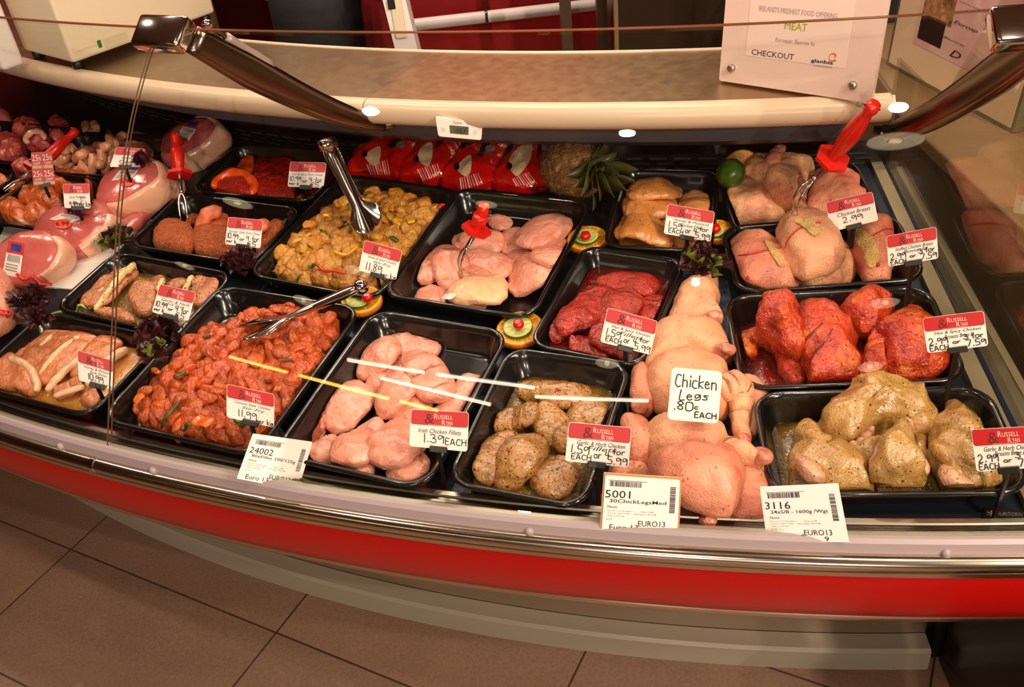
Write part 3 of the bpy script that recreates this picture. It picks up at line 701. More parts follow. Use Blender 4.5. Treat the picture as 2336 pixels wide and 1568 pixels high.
        bc.put('barcode_print', M_INK, root, False)
        mb = MB(); mb.add(*f.text(num, .04, .27, .42 if len(num) > 4 else .36, .40, .0007, bold=.0)); mb.add(*f.text(name, .10, .42, .82, .50, .0007, bold=.004))
        mb.add(*f.text('EURO13', .48, .78, .82, .88, .0007)); mb.add(*f.text('Euro 13', .12, .86, .48, .96, .0007)); mb.add(*f.text(last, .72, .90, .77, .985, .0007)); mb.add(*f.text('None', .08, .53, .20, .575, .0007))
        mb.put('printed_lettering', M_INK, root, False)
        sm = MB(); 
        for i, (a, b) in enumerate([('Grower: Co Monaghan', .36), ('Time: 17:48', .2)]): sm.add(*f.text(a, (.08, .50)[i], .61, (.40, .66)[i], .635, .0007))
        sm.add(*f.text('Use by: 26/11/08', .08, .655, .36, .68, .0007)); sm.add(*f.text('Pack Date: 19/11/08', .42, .655, .70, .68, .0007)); sm.add(*f.text('Wgt: 10.00 Kg', .08, .70, .30, .725, .0007)); sm.add(*f.text('1/1', .08, .75, .14, .79, .0007))
        sm.put('small_print', M_GINK, root, False)
    supplier([(577, 990), (713, 1009), (680, 1119), (540, 1092)], '24002', '80xFillet 100/125g', '8', 'white supplier card numbered 24002 by the front glass', .22, .646)
    supplier([(1377, 1080), (1556, 1092), (1549, 1219), (1368, 1213)], '5001', '30ChickLegsMed', '9', 'white supplier card numbered 5001 on a tan board by the chicken legs', .22, .644, True)
    supplier([(1733, 1112), (1912, 1104), (1937, 1237), (1750, 1236)], '3116', '24xS/B - 1600g /Wgt', '9', 'white supplier card numbered 3116 below the herb breast tray', .22, .644)
# ================================================================== food tools
from mathutils.bvhtree import BVHTree
DN = lambda p: nrm(nrm(np.array([p[0]-CX, p[1]-CY, 0]))*.12+np.array([0, 0, 1.]))
CUR = [None]
def confine(V):
    """keep soft food inside the walls of its tray"""
    if CUR[0] is None: return V
    t = TR[CUR[0]]; L = (V-t['c'])@t['R']; z = np.clip(L[:, 2], 0, .08); ins = .013+.020*np.clip(1-z/TH, 0, 1); grow = np.clip((z-TH)/.03, 0, 1)*.018
    for a, lim in ((0, t['w']), (1, t['l'])):
        m = lim-ins+grow; L[:, a] = np.clip(L[:, a], -m, m)
    r = .035; w, l = t['w']-ins+grow, t['l']-ins+grow; dx = abs(L[:, 0])-(w-r); dy = abs(L[:, 1])-(l-r); c_ = (dx > 0) & (dy > 0); d = np.hypot(dx, dy); k = np.where(c_ & (d > r), r/np.maximum(d, 1e-6), 1)
    L[:, 0] = np.where(k < 1, np.sign(L[:, 0])*((w-r)+dx*k), L[:, 0]); L[:, 1] = np.where(k < 1, np.sign(L[:, 1])*((l-r)+dy*k), L[:, 1])
    L[:, 2] = np.maximum(L[:, 2], .0055)
    return L@t['R'].T+t['c']
def px_width(px, py, wpx, ang, z):
    """metres on a level plane for a pixel width across direction ang"""
    dx, dy = -math.sin(ang)*wpx/2, math.cos(ang)*wpx/2
    return np.linalg.norm(atz(px+dx, py+dy, z)-atz(px-dx, py-dy, z))
def creases(V, amp, seed=0.):
    """fine folds: ridged noise"""
    out = V.copy(); c = V.mean(0); s = Vector((seed, seed*2.3, seed*.7))
    for i, v in enumerate(V):
        q = Vector(v)*58+s; r = 1-abs(noise.noise(q))*2; r2 = 1-abs(noise.noise(q*2.4+s))*2
        d = v-c; d[2] += .02; d /= (np.linalg.norm(d)+1e-9); out[i] = v-d*amp*(r*r*1.1+r2*r2*.5)
    return out
PROF = {'fillet': ([0, .03, .1, .25, .45, .65, .85, .96, 1], [.02, .45, .78, .98, 1, .88, .62, .36, .02]),
        'lens': ([0, .04, .15, .35, .55, .75, .92, 1], [.02, .32, .68, .95, 1, .85, .45, .02]),
        'round': ([0, .04, .12, .28, .5, .72, .88, .96, 1], [.02, .45, .74, .95, 1, .95, .74, .45, .02]),
        'sausage': ([0, .02, .06, .13, .5, .87, .94, .98, 1], [.12, .55, .85, 1, 1, 1, .85, .55, .12]),
        'slab': ([0, .02, .06, .15, .5, .85, .94, .98, 1], [.05, .6, .85, 1, 1.03, 1, .85, .6, .05]),
        'leg': ([0, .04, .14, .3, .48, .6, .72, .86, .92, .97, 1], [.02, .5, .85, 1, .92, .72, .58, .40, .36, .44, .3])}
def piece(name, pts, wpx, th, mat, label=None, cat=None, group=None, prof='fillet', parent=None, bend=0., amp=.0035, freq=32, n=30, ns=40, p=2.2, under=.62, seed=0., sm=8, cap=.055, fine=.0011, zadd=0., keep=True, tint=None, ret=False):
    """a soft piece laid along image points, draped over whatever lies below it"""
    P3 = []
    for x, y in pts:
        q = hit(x, y, th*.5+zadd)
        if q[2]-zdeck(q[0], q[1]) > cap+th*.6: q = deck_at(x, y, cap+th*.5+zadd)
        P3.append(q)
    if len(P3) == 2:
        mid = (P3[0]+P3[1])/2; d = P3[1]-P3[0]; P3 = [P3[0], mid+np.array([-d[1], d[0], 0])*bend, P3[1]]
        S = bez(P3, ns)
    else: S = catmull(P3, ns*2); S = S[np.linspace(0, len(S)-1, ns).astype(int)]
    m = len(pts)//2; x0, y0 = pts[0]; x1, y1 = pts[-1]; mx, my = (pts[m] if len(pts) > 2 else ((x0+x1)/2, (y0+y1)/2))
    pm = P3[len(P3)//2]; a_ = wpx*((pm-EYE)@FWD)/FPX; s_ = min(1., a_/px_width(mx, my, wpx, math.atan2(y1-y0, x1-x0), pm[2]))
    w = max((a_-th*.8*math.sqrt(1-s_*s_))/s_, th*.95, a_*.9)
    t = np.linspace(0, 1, ns); pr = np.interp(t, *PROF[prof]); t2 = np.linspace(0, 1, ns)
    T0 = nrm(np.gradient(S[:, :2], axis=0)); sd0 = np.c_[T0[:, 1], -T0[:, 0]]
    g = np.median([hm(S[:, 0]+sd0[:, 0]*w/2*pr*k, S[:, 1]+sd0[:, 1]*w/2*pr*k) for k in (-.5, 0, .5)], axis=0); g = np.minimum(g, zdeck(S[:, 0], S[:, 1])+cap)
    z = g+th/2*pr*under+.001+zadd
    zs = np.convolve(np.r_[[z[0]]*sm, z, [z[-1]]*sm], np.ones(2*sm+1)/(2*sm+1), 'valid')
    S[:, 2] = np.maximum(zs, z-th*.25)
    T = nrm(np.gradient(S, axis=0)); sd = nrm(np.cross(T, np.array([0, 0, 1.]))); up = np.cross(sd, T)
    V, F = loft(S, sd, up, w/2*pr, th/2*np.sqrt(pr), n, p, under)
    if amp: V = wob(V, amp, freq, seed+mx*.013+my*.007)
    if amp and fine and n > 20: V = creases(V, fine, seed+mx*.01)
    V = confine(V)
    if keep: hm_add(V)
    o = put(name, V, F, mat, parent, True, None if tint is None else np.tile(tint, (len(V), 1)))
    if label: tag(o, label, cat, group)
    return (o, V, F) if ret else o
def blob(name, poly, th, mat, label=None, cat=None, group=None, parent=None, amp=.005, freq=24, p=2.3, low=.38, seed=0., keep=True, n=84, pct=60, cap=.035, fine=.0010, zadd=0., shiftmid=.42, ret=False):
    """a soft lump whose outline comes from image points and that rests on what lies below"""
    poly = np.array(poly, float); c0 = poly.mean(0); out = catmull(poly, n, True); h_ = .012
    for it in range(3):
        P0 = deck_at(c0[0], c0[1], h_+th*shiftmid); nn = DN(P0); Q = []
        for x, y in out:
            r = ray(x, y); Q.append(EYE+r*(((P0-EYE)@nn)/(r@nn)))
        Q = np.array(Q); c = Q.mean(0)
        smp = np.vstack([c+(Q-c)*s for s in (.25, .5, .75, .92)]); dz = hm(smp[:, 0], smp[:, 1])-(smp[:, 2]-P0[2])
        base = min(np.percentile(dz, pct), float(zdeck(P0[0], P0[1]))+cap)+zadd; h_ = base-float(zdeck(P0[0], P0[1])); zm = base+th*low
    off = np.array([0, 0, zm-P0[2]])
    V = []; m = len(Q); rings = [.0, .25, .45, .62, .77, .88, .95, .99]
    for s in rings[::-1][:-1]: pass
    tops = [1.0, .992, .975, .94, .89, .83, .75, .67, .58, .49, .4, .3, .2, .1]
    V += [c+(Q-c)*s+off+np.array([0, 0, th*(1-low)*(1-s**p)**(1/p)]) for s in tops]
    bots = [.985, .93, .8, .5]
    Vb = [c+(Q-c)*s+off-np.array([0, 0, th*low*(1-s**3)**(1/3)]) for s in bots]
    A = np.vstack([np.vstack(Vb[::-1]), np.vstack(V)]); nr = len(bots)+len(tops)
    F = [(i*m+j, i*m+(j+1) % m, (i+1)*m+(j+1) % m, (i+1)*m+j) for i in range(nr-1) for j in range(m)]
    A = np.vstack([A, c+off+[0, 0, th*(1-low)], c+off-[0, 0, th*low]]); k = len(A)
    F += [((nr-1)*m+j, (nr-1)*m+(j+1) % m, k-2) for j in range(m)]+[((j+1) % m, j, k-1) for j in range(m)]
    ar = sum(Q[i][0]*Q[(i+1) % m][1]-Q[(i+1) % m][0]*Q[i][1] for i in range(m))
    if ar < 0: F = [tuple(reversed(f)) for f in F]
    if amp: A = wob(A, amp, freq, seed+c0[0]*.01)
    if amp and fine: A = creases(A, fine, seed+c0[1]*.01)
    A = confine(A)
    if keep: hm_add(A)
    o = put(name, A, F, mat, parent)
    if label: tag(o, label, cat, group)
    return (o, A, F) if ret else o
def decal(name, poly, VF, mat, parent, off=.0012, smooth_n=40, rings=6, spline=True, amp=0.):
    """a patch that clings to a surface, outline in image points"""
    T_ = VF if isinstance(VF, BVHTree) else BVHTree.FromPolygons([tuple(v) for v in VF[0]], VF[1])
    poly = np.array(poly, float); out = catmull(poly, smooth_n, True) if spline else np.vstack([bez([poly[i], poly[(i+1) % len(poly)]], 8)[:-1] for i in range(len(poly))])
    c = out.mean(0); m = len(out); pts = np.vstack([c+(out-c)*s for s in np.linspace(1, .08, rings)])
    V = cling(pts, T_, off)
    if amp: V = wob(V, amp, 90)
    F = [(i*m+j, i*m+(j+1) % m, (i+1)*m+(j+1) % m, (i+1)*m+j) for i in range(rings-1) for j in range(m)]+[tuple((rings-1)*m+j for j in range(m))]
    return put(name, V, F, mat, parent)
def cling(pts, T_, off):
    V = []; last = None
    for x, y in pts:
        r = nrm(ray(x, y)); h_ = T_.ray_cast(Vector(EYE), Vector(r))
        if h_[0] is None:
            h2 = T_.find_nearest(Vector(EYE+r*(last if last else 1.5))); p = np.array(h2[0]); V.append(p-r*off)
        else: last = h_[3]; V.append(EYE+r*(h_[3]-off*1.2))
    return np.array(V)
def px_text(t, quad, T_, off, shear=0., bold=0.):
    V, F = font2d(t, shear, bold); lo = V.min(0); uv = (V-lo)/(V.max(0)-lo); a, b, c, d = [np.array(q, float) for q in quad]
    u = uv[:, :1]; v = 1-uv[:, 1:]
    return cling(a*(1-u)*(1-v)+b*u*(1-v)+c*u*v+d*(1-u)*v, T_, off), F
def bvh(V, F): return BVHTree.FromPolygons([tuple(v) for v in V], [list(f) for f in F])
def pool(key, mat, name, label, depth=.012, inset=.022, amp=.0012):
    """liquid lying in a tray"""
    t = TR[key]; w, l = t['w']-inset, t['l']-inset; P = rrect(w, l, .022, 8); m = len(P); R = t['R']
    V = []; z = {1: depth, .8: depth, .6: depth, .4: depth, .15: depth}
    for s in (1, .8, .6, .4, .15): V += [np.array([x*s, y*s, depth]) for x, y in P]
    V = np.array(V)@R.T+t['c']; V = wob(V, amp, 30)
    Vb = np.array([[x*.97, y*.97, .0045] for x, y in P])@R.T+t['c']
    F = [(i*m+j, i*m+(j+1) % m, (i+1)*m+(j+1) % m, (i+1)*m+j) for i in range(4) for j in range(m)]+[tuple(4*m+j for j in range(m))]
    k = len(V); V = np.vstack([V, Vb]); F += [(k+j, k+(j+1) % m, (j+1) % m, j) for j in range(m)]+[tuple(k+j for j in reversed(range(m)))]
    o = put(name, V, F, mat); tag(o, label, 'sauce', None, 'stuff')
    Q = np.stack([_gx-t['c'][0], _gy-t['c'][1]], -1); u = Q@R[:2, 0]; v = Q@R[:2, 1]; ins = (abs(u) < w) & (abs(v) < l)
    zz = t['c'][2]-(R[0, 2]*Q[..., 0]+R[1, 2]*Q[..., 1])/R[2, 2]+depth
    HM[ins] = np.maximum(HM[ins], zz[ins]); return o
Z = lambda ox, oy, k: (lambda *pts: [(ox+k*x, oy+k*y) for x, y in pts])
# ------------------------------------------------------------------ flesh
M_RAW = meat('raw_chicken', (222, 138, 116), (230, 156, 132), (238, 176, 150), vs=22, rough=.3, coat=.7, bump=(60, .6, .006), fine=(300, .25), sss=.1, blotch=((214, 118, 96), 34))
M_RAW2 = meat('raw_chicken_yellow', (232, 172, 126), (238, 184, 140), vs=22, rough=.3, coat=.7, bump=(60, .6, .006), sss=.1)
M_HERBF = meat('herb_fillet', (146, 96, 40), (182, 128, 70), (204, 146, 102), vs=30, blotch=((128, 88, 24), 26), rough=.22, coat=.9, bump=(70, .6, .006), fine=(420, .25), specks=[((44, 46, 14), 150, .30), ((50, 52, 16), 300, .36), ((146, 30, 8), 110, .34), ((110, 84, 26), 330, .32)])
M_HOTF = meat('red_sauce_fillet', (136, 16, 2), (180, 36, 4), (206, 70, 12), vs=30, rough=.2, coat=.9, bump=(80, .9, .008), fine=(380, .3), specks=[((70, 16, 4), 200, .25)])
M_HONF = meat('mustard_fillet', (196, 122, 58), (208, 138, 76), (216, 140, 98), vs=24, rough=.2, coat=.9, bump=(60, .6, .005), specks=[((84, 48, 16), 170, .2)])
M_HOTP = meat('red_pork', (150, 14, 6), (190, 28, 8), (222, 62, 16), vs=34, rough=.25, coat=.8, bump=(120, .9, .006), fine=(420, .4), specks=[((60, 12, 6), 220, .22)])
M_HOTFAT = meat('red_fat', (226, 70, 18), (236, 92, 30), vs=40, rough=.3, coat=.6, bump=(160, .4, .002), specks=[((150, 26, 8), 260, .3)])
M_CRUMB = meat('crumbed_pork', (164, 70, 26), (202, 100, 48), (220, 130, 72), vs=160, rough=.6, coat=.15, bump=(300, .9, .006), fine=(620, .7), specks=[((226, 140, 80), 260, .34), ((110, 40, 16), 240, .3)])
M_SLICE = meat('pink_pork_slice', (212, 92, 56), (224, 116, 76), vs=36, rough=.4, coat=.4)
M_CHOPH = meat('herb_chop', (176, 102, 62), (196, 122, 80), (206, 110, 88), vs=34, rough=.2, coat=.9, bump=(90, .7, .006), fine=(360, .3), specks=[((44, 50, 16), 200, .3), ((150, 50, 20), 150, .26)])
M_FATH = meat('herb_fat', (222, 178, 118), (232, 196, 142), vs=40, rough=.3, coat=.7, specks=[((60, 66, 24), 180, .34), ((170, 60, 24), 170, .3)])
M_CHOPM = meat('mustard_chop', (196, 104, 70), (206, 126, 78), (190, 76, 58), vs=24, rough=.25, coat=.8, specks=[((120, 70, 30), 200, .2)])
M_FATM = meat('pale_fat', (228, 180, 134), (234, 190, 150), (226, 150, 120), vs=20, rough=.3, coat=.7)
M_SKIN = meat('chicken_skin', (218, 146, 108), (228, 166, 124), (234, 182, 140), vs=14, rough=.42, coat=.3, bump=(50, .6, .006), fine=(420, .4), specks=[((196, 110, 84), 150, .22)], sss=.06, blotch=((214, 120, 94), 15))
M_SKINP = meat('chicken_skin_pink', (210, 118, 92), (224, 146, 114), (232, 168, 134), vs=16, rough=.4, coat=.35, bump=(50, .6, .006), fine=(420, .4), specks=[((180, 84, 66), 150, .26)], sss=.06, blotch=((196, 88, 70), 14))
M_REDFL = meat('bone_end', (168, 70, 56), (212, 140, 112), vs=60, rough=.3, coat=.7)
M_HOTB = meat('red_breast', (160, 24, 2), (206, 62, 6), (224, 104, 22), vs=24, blotch=((226, 118, 34), 20), rough=.22, coat=.9, bump=(75, .9, .008), fine=(380, .3), specks=[((120, 20, 4), 160, .3)])
M_HERBB = meat('herb_breast', (156, 112, 50), (192, 146, 88), (206, 156, 118), vs=24, blotch=((150, 112, 34), 22), rough=.22, coat=.9, bump=(60, .6, .006), fine=(420, .25), specks=[((50, 52, 16), 130, .22), ((54, 56, 18), 290, .26), ((140, 52, 24), 140, .16), ((110, 86, 30), 330, .28)])
M_HAMF = meat('ham_flesh', (190, 84, 80), (204, 104, 98), (214, 122, 114), vs=18, rough=.2, coat=1., bump=(40, .3, .003))
M_RIND = meat('ham_rind', (232, 162, 132), (238, 176, 146), vs=14, rough=.25, coat=1., bump=(40, .25, .003))
M_SAUS = meat('sausage', (222, 144, 108), (230, 160, 122), (236, 172, 138), vs=60, rough=.3, coat=.6, bump=(120, .2, .002), sss=.1)
M_LAMB = meat('lamb', (150, 44, 40), (186, 78, 68), (226, 150, 130), vs=30, rough=.3, coat=.7)
M_RIB = meat('spicy_rib', (176, 70, 24), (204, 98, 40), (216, 120, 58), vs=30, rough=.28, coat=.8, bump=(90, .5, .004), specks=[((100, 30, 10), 180, .3)])
M_SWEET = meat('yellow_stirfry', (186, 118, 34), (206, 140, 50), (216, 154, 66), vs=50, rough=.22, coat=.9, bump=(120, .9, .006), fine=(420, .3), specks=[((110, 60, 16), 260, .22)], tint=True)
M_CHIN = meat('orange_stirfry', (184, 66, 16), (206, 92, 30), (218, 120, 54), vs=50, rough=.2, coat=.9, bump=(120, .9, .006), fine=(420, .3), specks=[((120, 30, 10), 240, .26)], tint=True)
M_PEPY = plain('yellow_pepper', (226, 160, 30), .25, 0, .8); M_PEPR = plain('red_pepper', (206, 44, 14), .25, 0, .8); M_PEPG = plain('green_pepper', (64, 74, 22), .3, 0, .7); M_PEPO = plain('orange_pepper', (228, 104, 22), .25, 0, .8)
M_STUFF = meat('herb_stuffing', (196, 154, 88), (206, 168, 104), vs=80, rough=.7, coat=.0, bump=(260, .8, .004), specks=[((90, 74, 40), 220, .26)])
M_THREAD = plain('red_thread', (190, 40, 36), .6)
M_SHERB = meat('herb_sauce', (96, 72, 20), (128, 94, 30), vs=40, rough=.08, coat=1., specks=[((40, 46, 14), 240, .3), ((140, 50, 16), 200, .2)])
M_SMUST = meat('mustard_sauce', (192, 128, 56), (204, 140, 66), vs=30, rough=.1, coat=1., specks=[((110, 64, 24), 220, .18)])
M_SRED = meat('red_sauce', (84, 10, 2), (118, 18, 4), vs=40, rough=.08, coat=1.)
def fillets():
    CUR[0] = 'raw'; G = 'raw chicken fillets in the middle tray'
    F = lambda pts, w, th, lab, **k: piece('chicken_fillet', pts, w, th, k.pop('mat', M_RAW), lab, 'chicken fillet', G, **k)
    F([(1120, 516), (1165, 494)], 53, .015, 'small raw trimming at the back of the middle fillet tray, right of the fork handle')
    F([(1205, 520), (1150, 575)], 79, .025, 'raw fillet in the middle tray just below the small trimming'); F([(1030, 556), (1100, 540)], 57, .021, 'raw fillet under the fork guard')
    F([(1290, 540), (1215, 560)], 82, .025, 'raw fillet at the right wall of the middle tray, below the rolled one', bend=.15)
    F([(1225, 585), (1140, 610)], 92, .026, 'raw fillet lying across the centre of the middle tray'); F([(1110, 530), (1080, 590)], 99, .028, 'raw fillet under the fork shaft, bright top')
    F([(1285, 585), (1155, 655)], 105, .030, 'raw fillet pointing to the front rim at the right of the middle tray', bend=.12)
    F([(1040, 556), (958, 640)], 88, .030, 'raw fillet along the left wall of the middle tray', bend=-.2)
    F([(1020, 560), (1022, 660)], 92, .030, 'raw fillet hanging down beside the fork tines', bend=.1); F([(1128, 570), (1050, 625)], 105, .030, 'raw fillet pierced by the fork in the middle tray', bend=.1)
    F([(1300, 560), (1250, 596)], 101, .031, 'raw fillet touching the upper orange slice', prof='round'); F([(1200, 505), (1282, 532)], 117, .038, 'rolled raw fillet highest at the back of the middle tray', prof='round')
    F([(944, 690), (1022, 660)], 86, .025, 'raw fillet in the front left corner of the middle tray', prof='lens'); F([(1022, 688), (1112, 688)], 57, .023, 'raw fillet at the front rim of the middle tray', prof='lens')
    F([(1158, 628), (1020, 676)], 99, .034, 'pale yellow raw fillet on top at the front of the middle tray', mat=M_RAW2, bend=-.1)
    CUR[0] = 'irish'; G = 'raw chicken fillets in the front tray'
    F([(1012, 772), (874, 764)], 99, .026, 'raw fillet lying alone against the back wall of the front tray', bend=.12, amp=.005)
    F([(935, 820), (835, 890)], 92, .025, 'raw fillet in shade under the pile of the front tray'); F([(915, 790), (812, 852)], 92, .030, 'long bent raw fillet at the back left of the front tray', bend=-.25)
    F([(1098, 856), (1005, 955)], 79, .028, 'narrow raw fillet along the right wall of the front tray', prof='sausage'); F([(965, 885), (900, 960)], 92, .030, 'raw fillet in the hollow at the centre of the front tray')
    F([(950, 840), (868, 955)], 99, .031, 'raw fillet in the middle of the front tray pointing at the front'); F([(730, 905), (672, 1000)], 114, .030, 'raw fillet with reddish skin at the left wall of the front tray', mat=M_SKINP)
    F([(1015, 900), (925, 798)], 105, .033, 'raw fillet with thin upper tip on top of the front tray', prof='fillet'); F([(815, 865), (760, 980)], 124, .034, 'broad raw fillet left of centre in the front tray')
    F([(758, 985), (722, 1066)], 88, .025, 'raw fillet behind the supplier card in the front tray', prof='lens'); F([(795, 1040), (845, 1086)], 73, .025, 'rounded raw fillet end at the front rim of the front tray', prof='round')
    F([(975, 1035), (885, 1090)], 99, .026, 'raw fillet in the front right corner of the front tray', prof='lens'); F([(785, 1062), (862, 925)], 121, .038, 'raw fillet with white sinew tip on the pile front', bend=.08)
    F([(872, 1058), (968, 935)], 136, .041, 'plump raw fillet behind the Irish Chicken Fillets card', bend=.06)
    # herb fillets
    CUR[0] = 'garlicF'; pool('garlicF', M_SHERB, 'herb_marinade', 'thin herb marinade in the front herb fillet tray', .010)
    G = 'herb speckled chicken fillets'
    F = lambda pts, w, th, lab, **k: piece('marinated_fillet', pts, w, th, k.pop('mat', M_HERBF), lab, 'chicken fillet', G, **k)
    F([(1350, 905), (1180, 876)], 86, .030, 'herb fillet lying across the back of its pile', amp=.005); F([(1390, 925), (1290, 962)], 110, .033, 'herb fillet at the right back, beside the price card')
    F([(1240, 908), (1268, 1015)], 92, .030, 'herb fillet in the middle of its pile pointing to the front'); F([(1232, 925), (1116, 965)], 79, .028, 'herb fillet with stubby end at the left back', prof='round')
    F([(1300, 965), (1280, 1030)], 73, .026, 'herb fillet mostly behind the garlic and herb card', prof='lens'); F([(1175, 985), (1078, 1096)], 114, .033, 'herb fillet at the left front of its tray')
    F([(1225, 982), (1142, 1116)], 117, .034, 'herb fillet next to the left front one, reaching the front rim'); F([(1292, 1022), (1236, 1128)], 121, .033, 'herb fillet at the right front below the price card', prof='round')
    # red saucy fillets
    CUR[0] = 'hotF'; pool('hotF', M_SRED, 'red_sauce', 'dark red sauce around the saucy fillets', .020); G = 'dark red saucy chicken fillets'
    F = lambda pts, w, th, lab, **k: piece('marinated_fillet', pts, w, th, k.pop('mat', M_HOTF), lab, 'chicken fillet', G, **k)
    F([(1505, 650), (1360, 632)], 70, .025, 'red saucy fillet lying across the back of its tray'); F([(1515, 668), (1462, 745)], 95, .026, 'red saucy fillet at the right wall'); F([(1290, 715), (1258, 778)], 73, .025, 'red saucy fillet low at the left wall', prof='lens')
    F([(1385, 648), (1275, 752)], 99, .033, 'red saucy fillet along the left side, brightest'); F([(1440, 660), (1372, 760)], 101, .033, 'red saucy fillet in the middle of its tray'); F([(1300, 780), (1395, 800)], 70, .025, 'red saucy fillet at the front rim', prof='round'); F([(1350, 745), (1440, 795)], 88, .028, 'red saucy fillet under its price card', prof='round')
    # mustard fillets
    CUR[0] = 'honeyF'; pool('honeyF', M_SMUST, 'mustard_sauce', 'honey mustard sauce around the fillets at the back', .016); G = 'fillets in honey mustard sauce'
    F = lambda pts, w, th, lab, **k: piece('marinated_fillet', pts, w, th, k.pop('mat', M_HONF), lab, 'chicken fillet', G, **k)
    F([(1392, 500), (1540, 500)], 99, .030, 'mustard fillet lying across the middle of its tray', prof='round'); F([(1388, 545), (1540, 545)], 79, .028, 'mustard fillet at the front rim of its tray', prof='round')
    F([(1572, 540), (1600, 480)], 95, .025, 'mustard fillet behind the honey mustard card', prof='lens'); F([(1418, 468), (1545, 470)], 88, .030, 'mustard fillet second from the back', prof='round'); F([(1582, 425), (1592, 486)], 92, .033, 'pinker mustard fillet at the right back', prof='lens'); F([(1428, 440), (1560, 428)], 70, .028, 'mustard fillet at the back of its tray with a torn end', prof='lens')
def chop(name, edge, wpx, side, th, mat, fat, label, group, fatw=15, lean=.5):
    """a slab of meat leaning on its neighbour, the strip of fat showing along its edge"""
    (x0, y0), (x1, y1) = edge; d = np.array([x1-x0, y1-y0], float); L = np.linalg.norm(d); nn = np.array([d[1], -d[0]])/L*side
    a = (np.array(edge[0])+nn*wpx*.5); b = (np.array(edge[1])+nn*wpx*.5)
    o = piece(name, [tuple(a), tuple(b)], wpx*1.45, th, mat, label, 'pork chop', group, prof='slab', amp=.003, p=2.6, cap=.026)
    piece('fat_rim', [tuple(edge[0]), tuple(edge[1])], fatw, th*.8, fat, prof='slab', parent=o, amp=.0015, n=14, zadd=.004, cap=.030)
    return o
def pork():
    CUR[0] = 'garlicpork'; pool('garlicpork', M_SHERB, 'herb_marinade', 'herb marinade in the tray of herb pork chops', .020); G = 'pork chops in herb marinade'
    k = Z(0, 450, .2568); e = lambda a, b, c, d: k((a, b), (c, d))
    chop('pork_chop', e(1130, 610, 790, 985), 34, -1, .016, M_CHOPH, M_FATH, 'leftmost herb pork chop with a long white fat edge', G, 15); chop('pork_chop', e(1290, 620, 850, 1025), 38, -1, .018, M_CHOPH, M_FATH, 'second herb pork chop with speckled fat edge, behind the glass joint', G, 17)
    blob('pork_chop', k((1140, 900), (1200, 790), (1300, 745), (1390, 790), (1400, 870), (1370, 1010), (1260, 1060), (1180, 1000)), .022, M_CHOPH, 'flat herb pork chop just left of its price card', 'pork chop', G, p=3.5)
    chop('pork_chop', e(1450, 725, 1400, 830), 26, -1, .016, M_CHOPH, M_FATH, 'herb pork chop tip behind the top of its price card', G, 12)
    chop('pork_chop', e(1720, 715, 1630, 830), 30, -1, .016, M_CHOPH, M_FATH, 'herb pork chop with fat edge right of its price card', G, 15); blob('pork_chop', k((1700, 800), (1760, 715), (1860, 700), (1960, 740), (2000, 785), (1900, 900), (1790, 1000), (1690, 920)), .022, M_CHOPH, 'flat herb pork chop at the right end of its tray', 'pork chop', G, p=3.5)
    blob('pork_chop', k((830, 1030), (960, 980), (1100, 1000), (1200, 1060), (1180, 1120), (1000, 1080)), .014, M_CHOPH, 'herb pork chop sunk in marinade at the front rim', 'pork chop', G, p=3)
    CUR[0] = 'honeypork'; pool('honeypork', M_SMUST, 'mustard_sauce', 'honey mustard sauce around the front left pork chops', .022); G = 'pork chops in mustard sauce'
    k = Z(0, 700, .2998); e = lambda a, b, c, d: k((a, b), (c, d))
    chop('pork_chop', e(430, 200, 245, 425), 44, -1, .016, M_CHOPM, M_FATM, 'mustard pork chop furthest back on the left, white fat edge', G, 12); chop('pork_chop', e(630, 215, 295, 535), 46, -1, .018, M_CHOPM, M_FATM, 'mustard pork chop with a long pink edge, left of its price card', G, 15)
    chop('pork_chop', e(800, 260, 350, 645), 44, -1, .018, M_CHOPM, M_FATM, 'mustard pork chop running under the price card', G, 15); chop('pork_chop', e(960, 300, 660, 600), 44, -1, .022, M_CHOPM, M_FATM, 'mustard pork chop with thick end right of the glass joint', G, 24)
    chop('pork_chop', e(640, 600, 415, 690), 30, -1, .014, M_CHOPM, M_FATM, 'small mustard pork chop at the front rim', G, 14); blob('pork_chop', k((615, 690), (690, 625), (770, 640), (795, 700), (710, 750), (630, 745)), .016, M_CHOPM, 'round end of a mustard pork chop in the front right corner', 'pork chop', G, p=3)
    o = blob('pork_chop', k((-120, 420), (0, 390), (110, 370), (200, 440), (270, 560), (290, 640), (220, 680), (100, 640), (-100, 600)), .024, M_CHOPM, 'broad mustard pork chop cut by the left edge of the picture', 'pork chop', G, p=3.4)
    piece('fat_rim', k((60, 375), (200, 440), (280, 570), (285, 660)), 13, .014, M_FATM, prof='slab', parent=o, zadd=-.006, amp=.001)
    CUR[0] = 'hotpork'; G = 'bright red pork chops'; k = Z(430, 300, .2568)
    blob('pork_chop', k((590, 430), (600, 290), (740, 245), (900, 262), (980, 335), (900, 440), (720, 440)), .028, M_HOTP, 'red pork chop at the back centre of its tray', 'pork chop', G, p=3.2)
    o = blob('pork_chop', k((430, 345), (540, 235), (610, 245), (580, 350), (510, 400), (470, 380)), .03, M_HOTFAT, 'orange red pork chop standing at the left back', 'pork chop', G, p=3); 
    blob('pork_chop', k((1060, 560), (1100, 430), (1230, 350), (1310, 400), (1210, 530), (1110, 600)), .026, M_HOTP, 'red pork chop at the right end behind the tong', 'pork chop', G, p=3)
    blob('pork_chop', k((600, 570), (610, 445), (740, 420), (900, 430), (960, 500), (930, 600), (760, 612)), .03, M_HOTP, 'dark red pork chop at the front centre', 'pork chop', G, p=3.2)
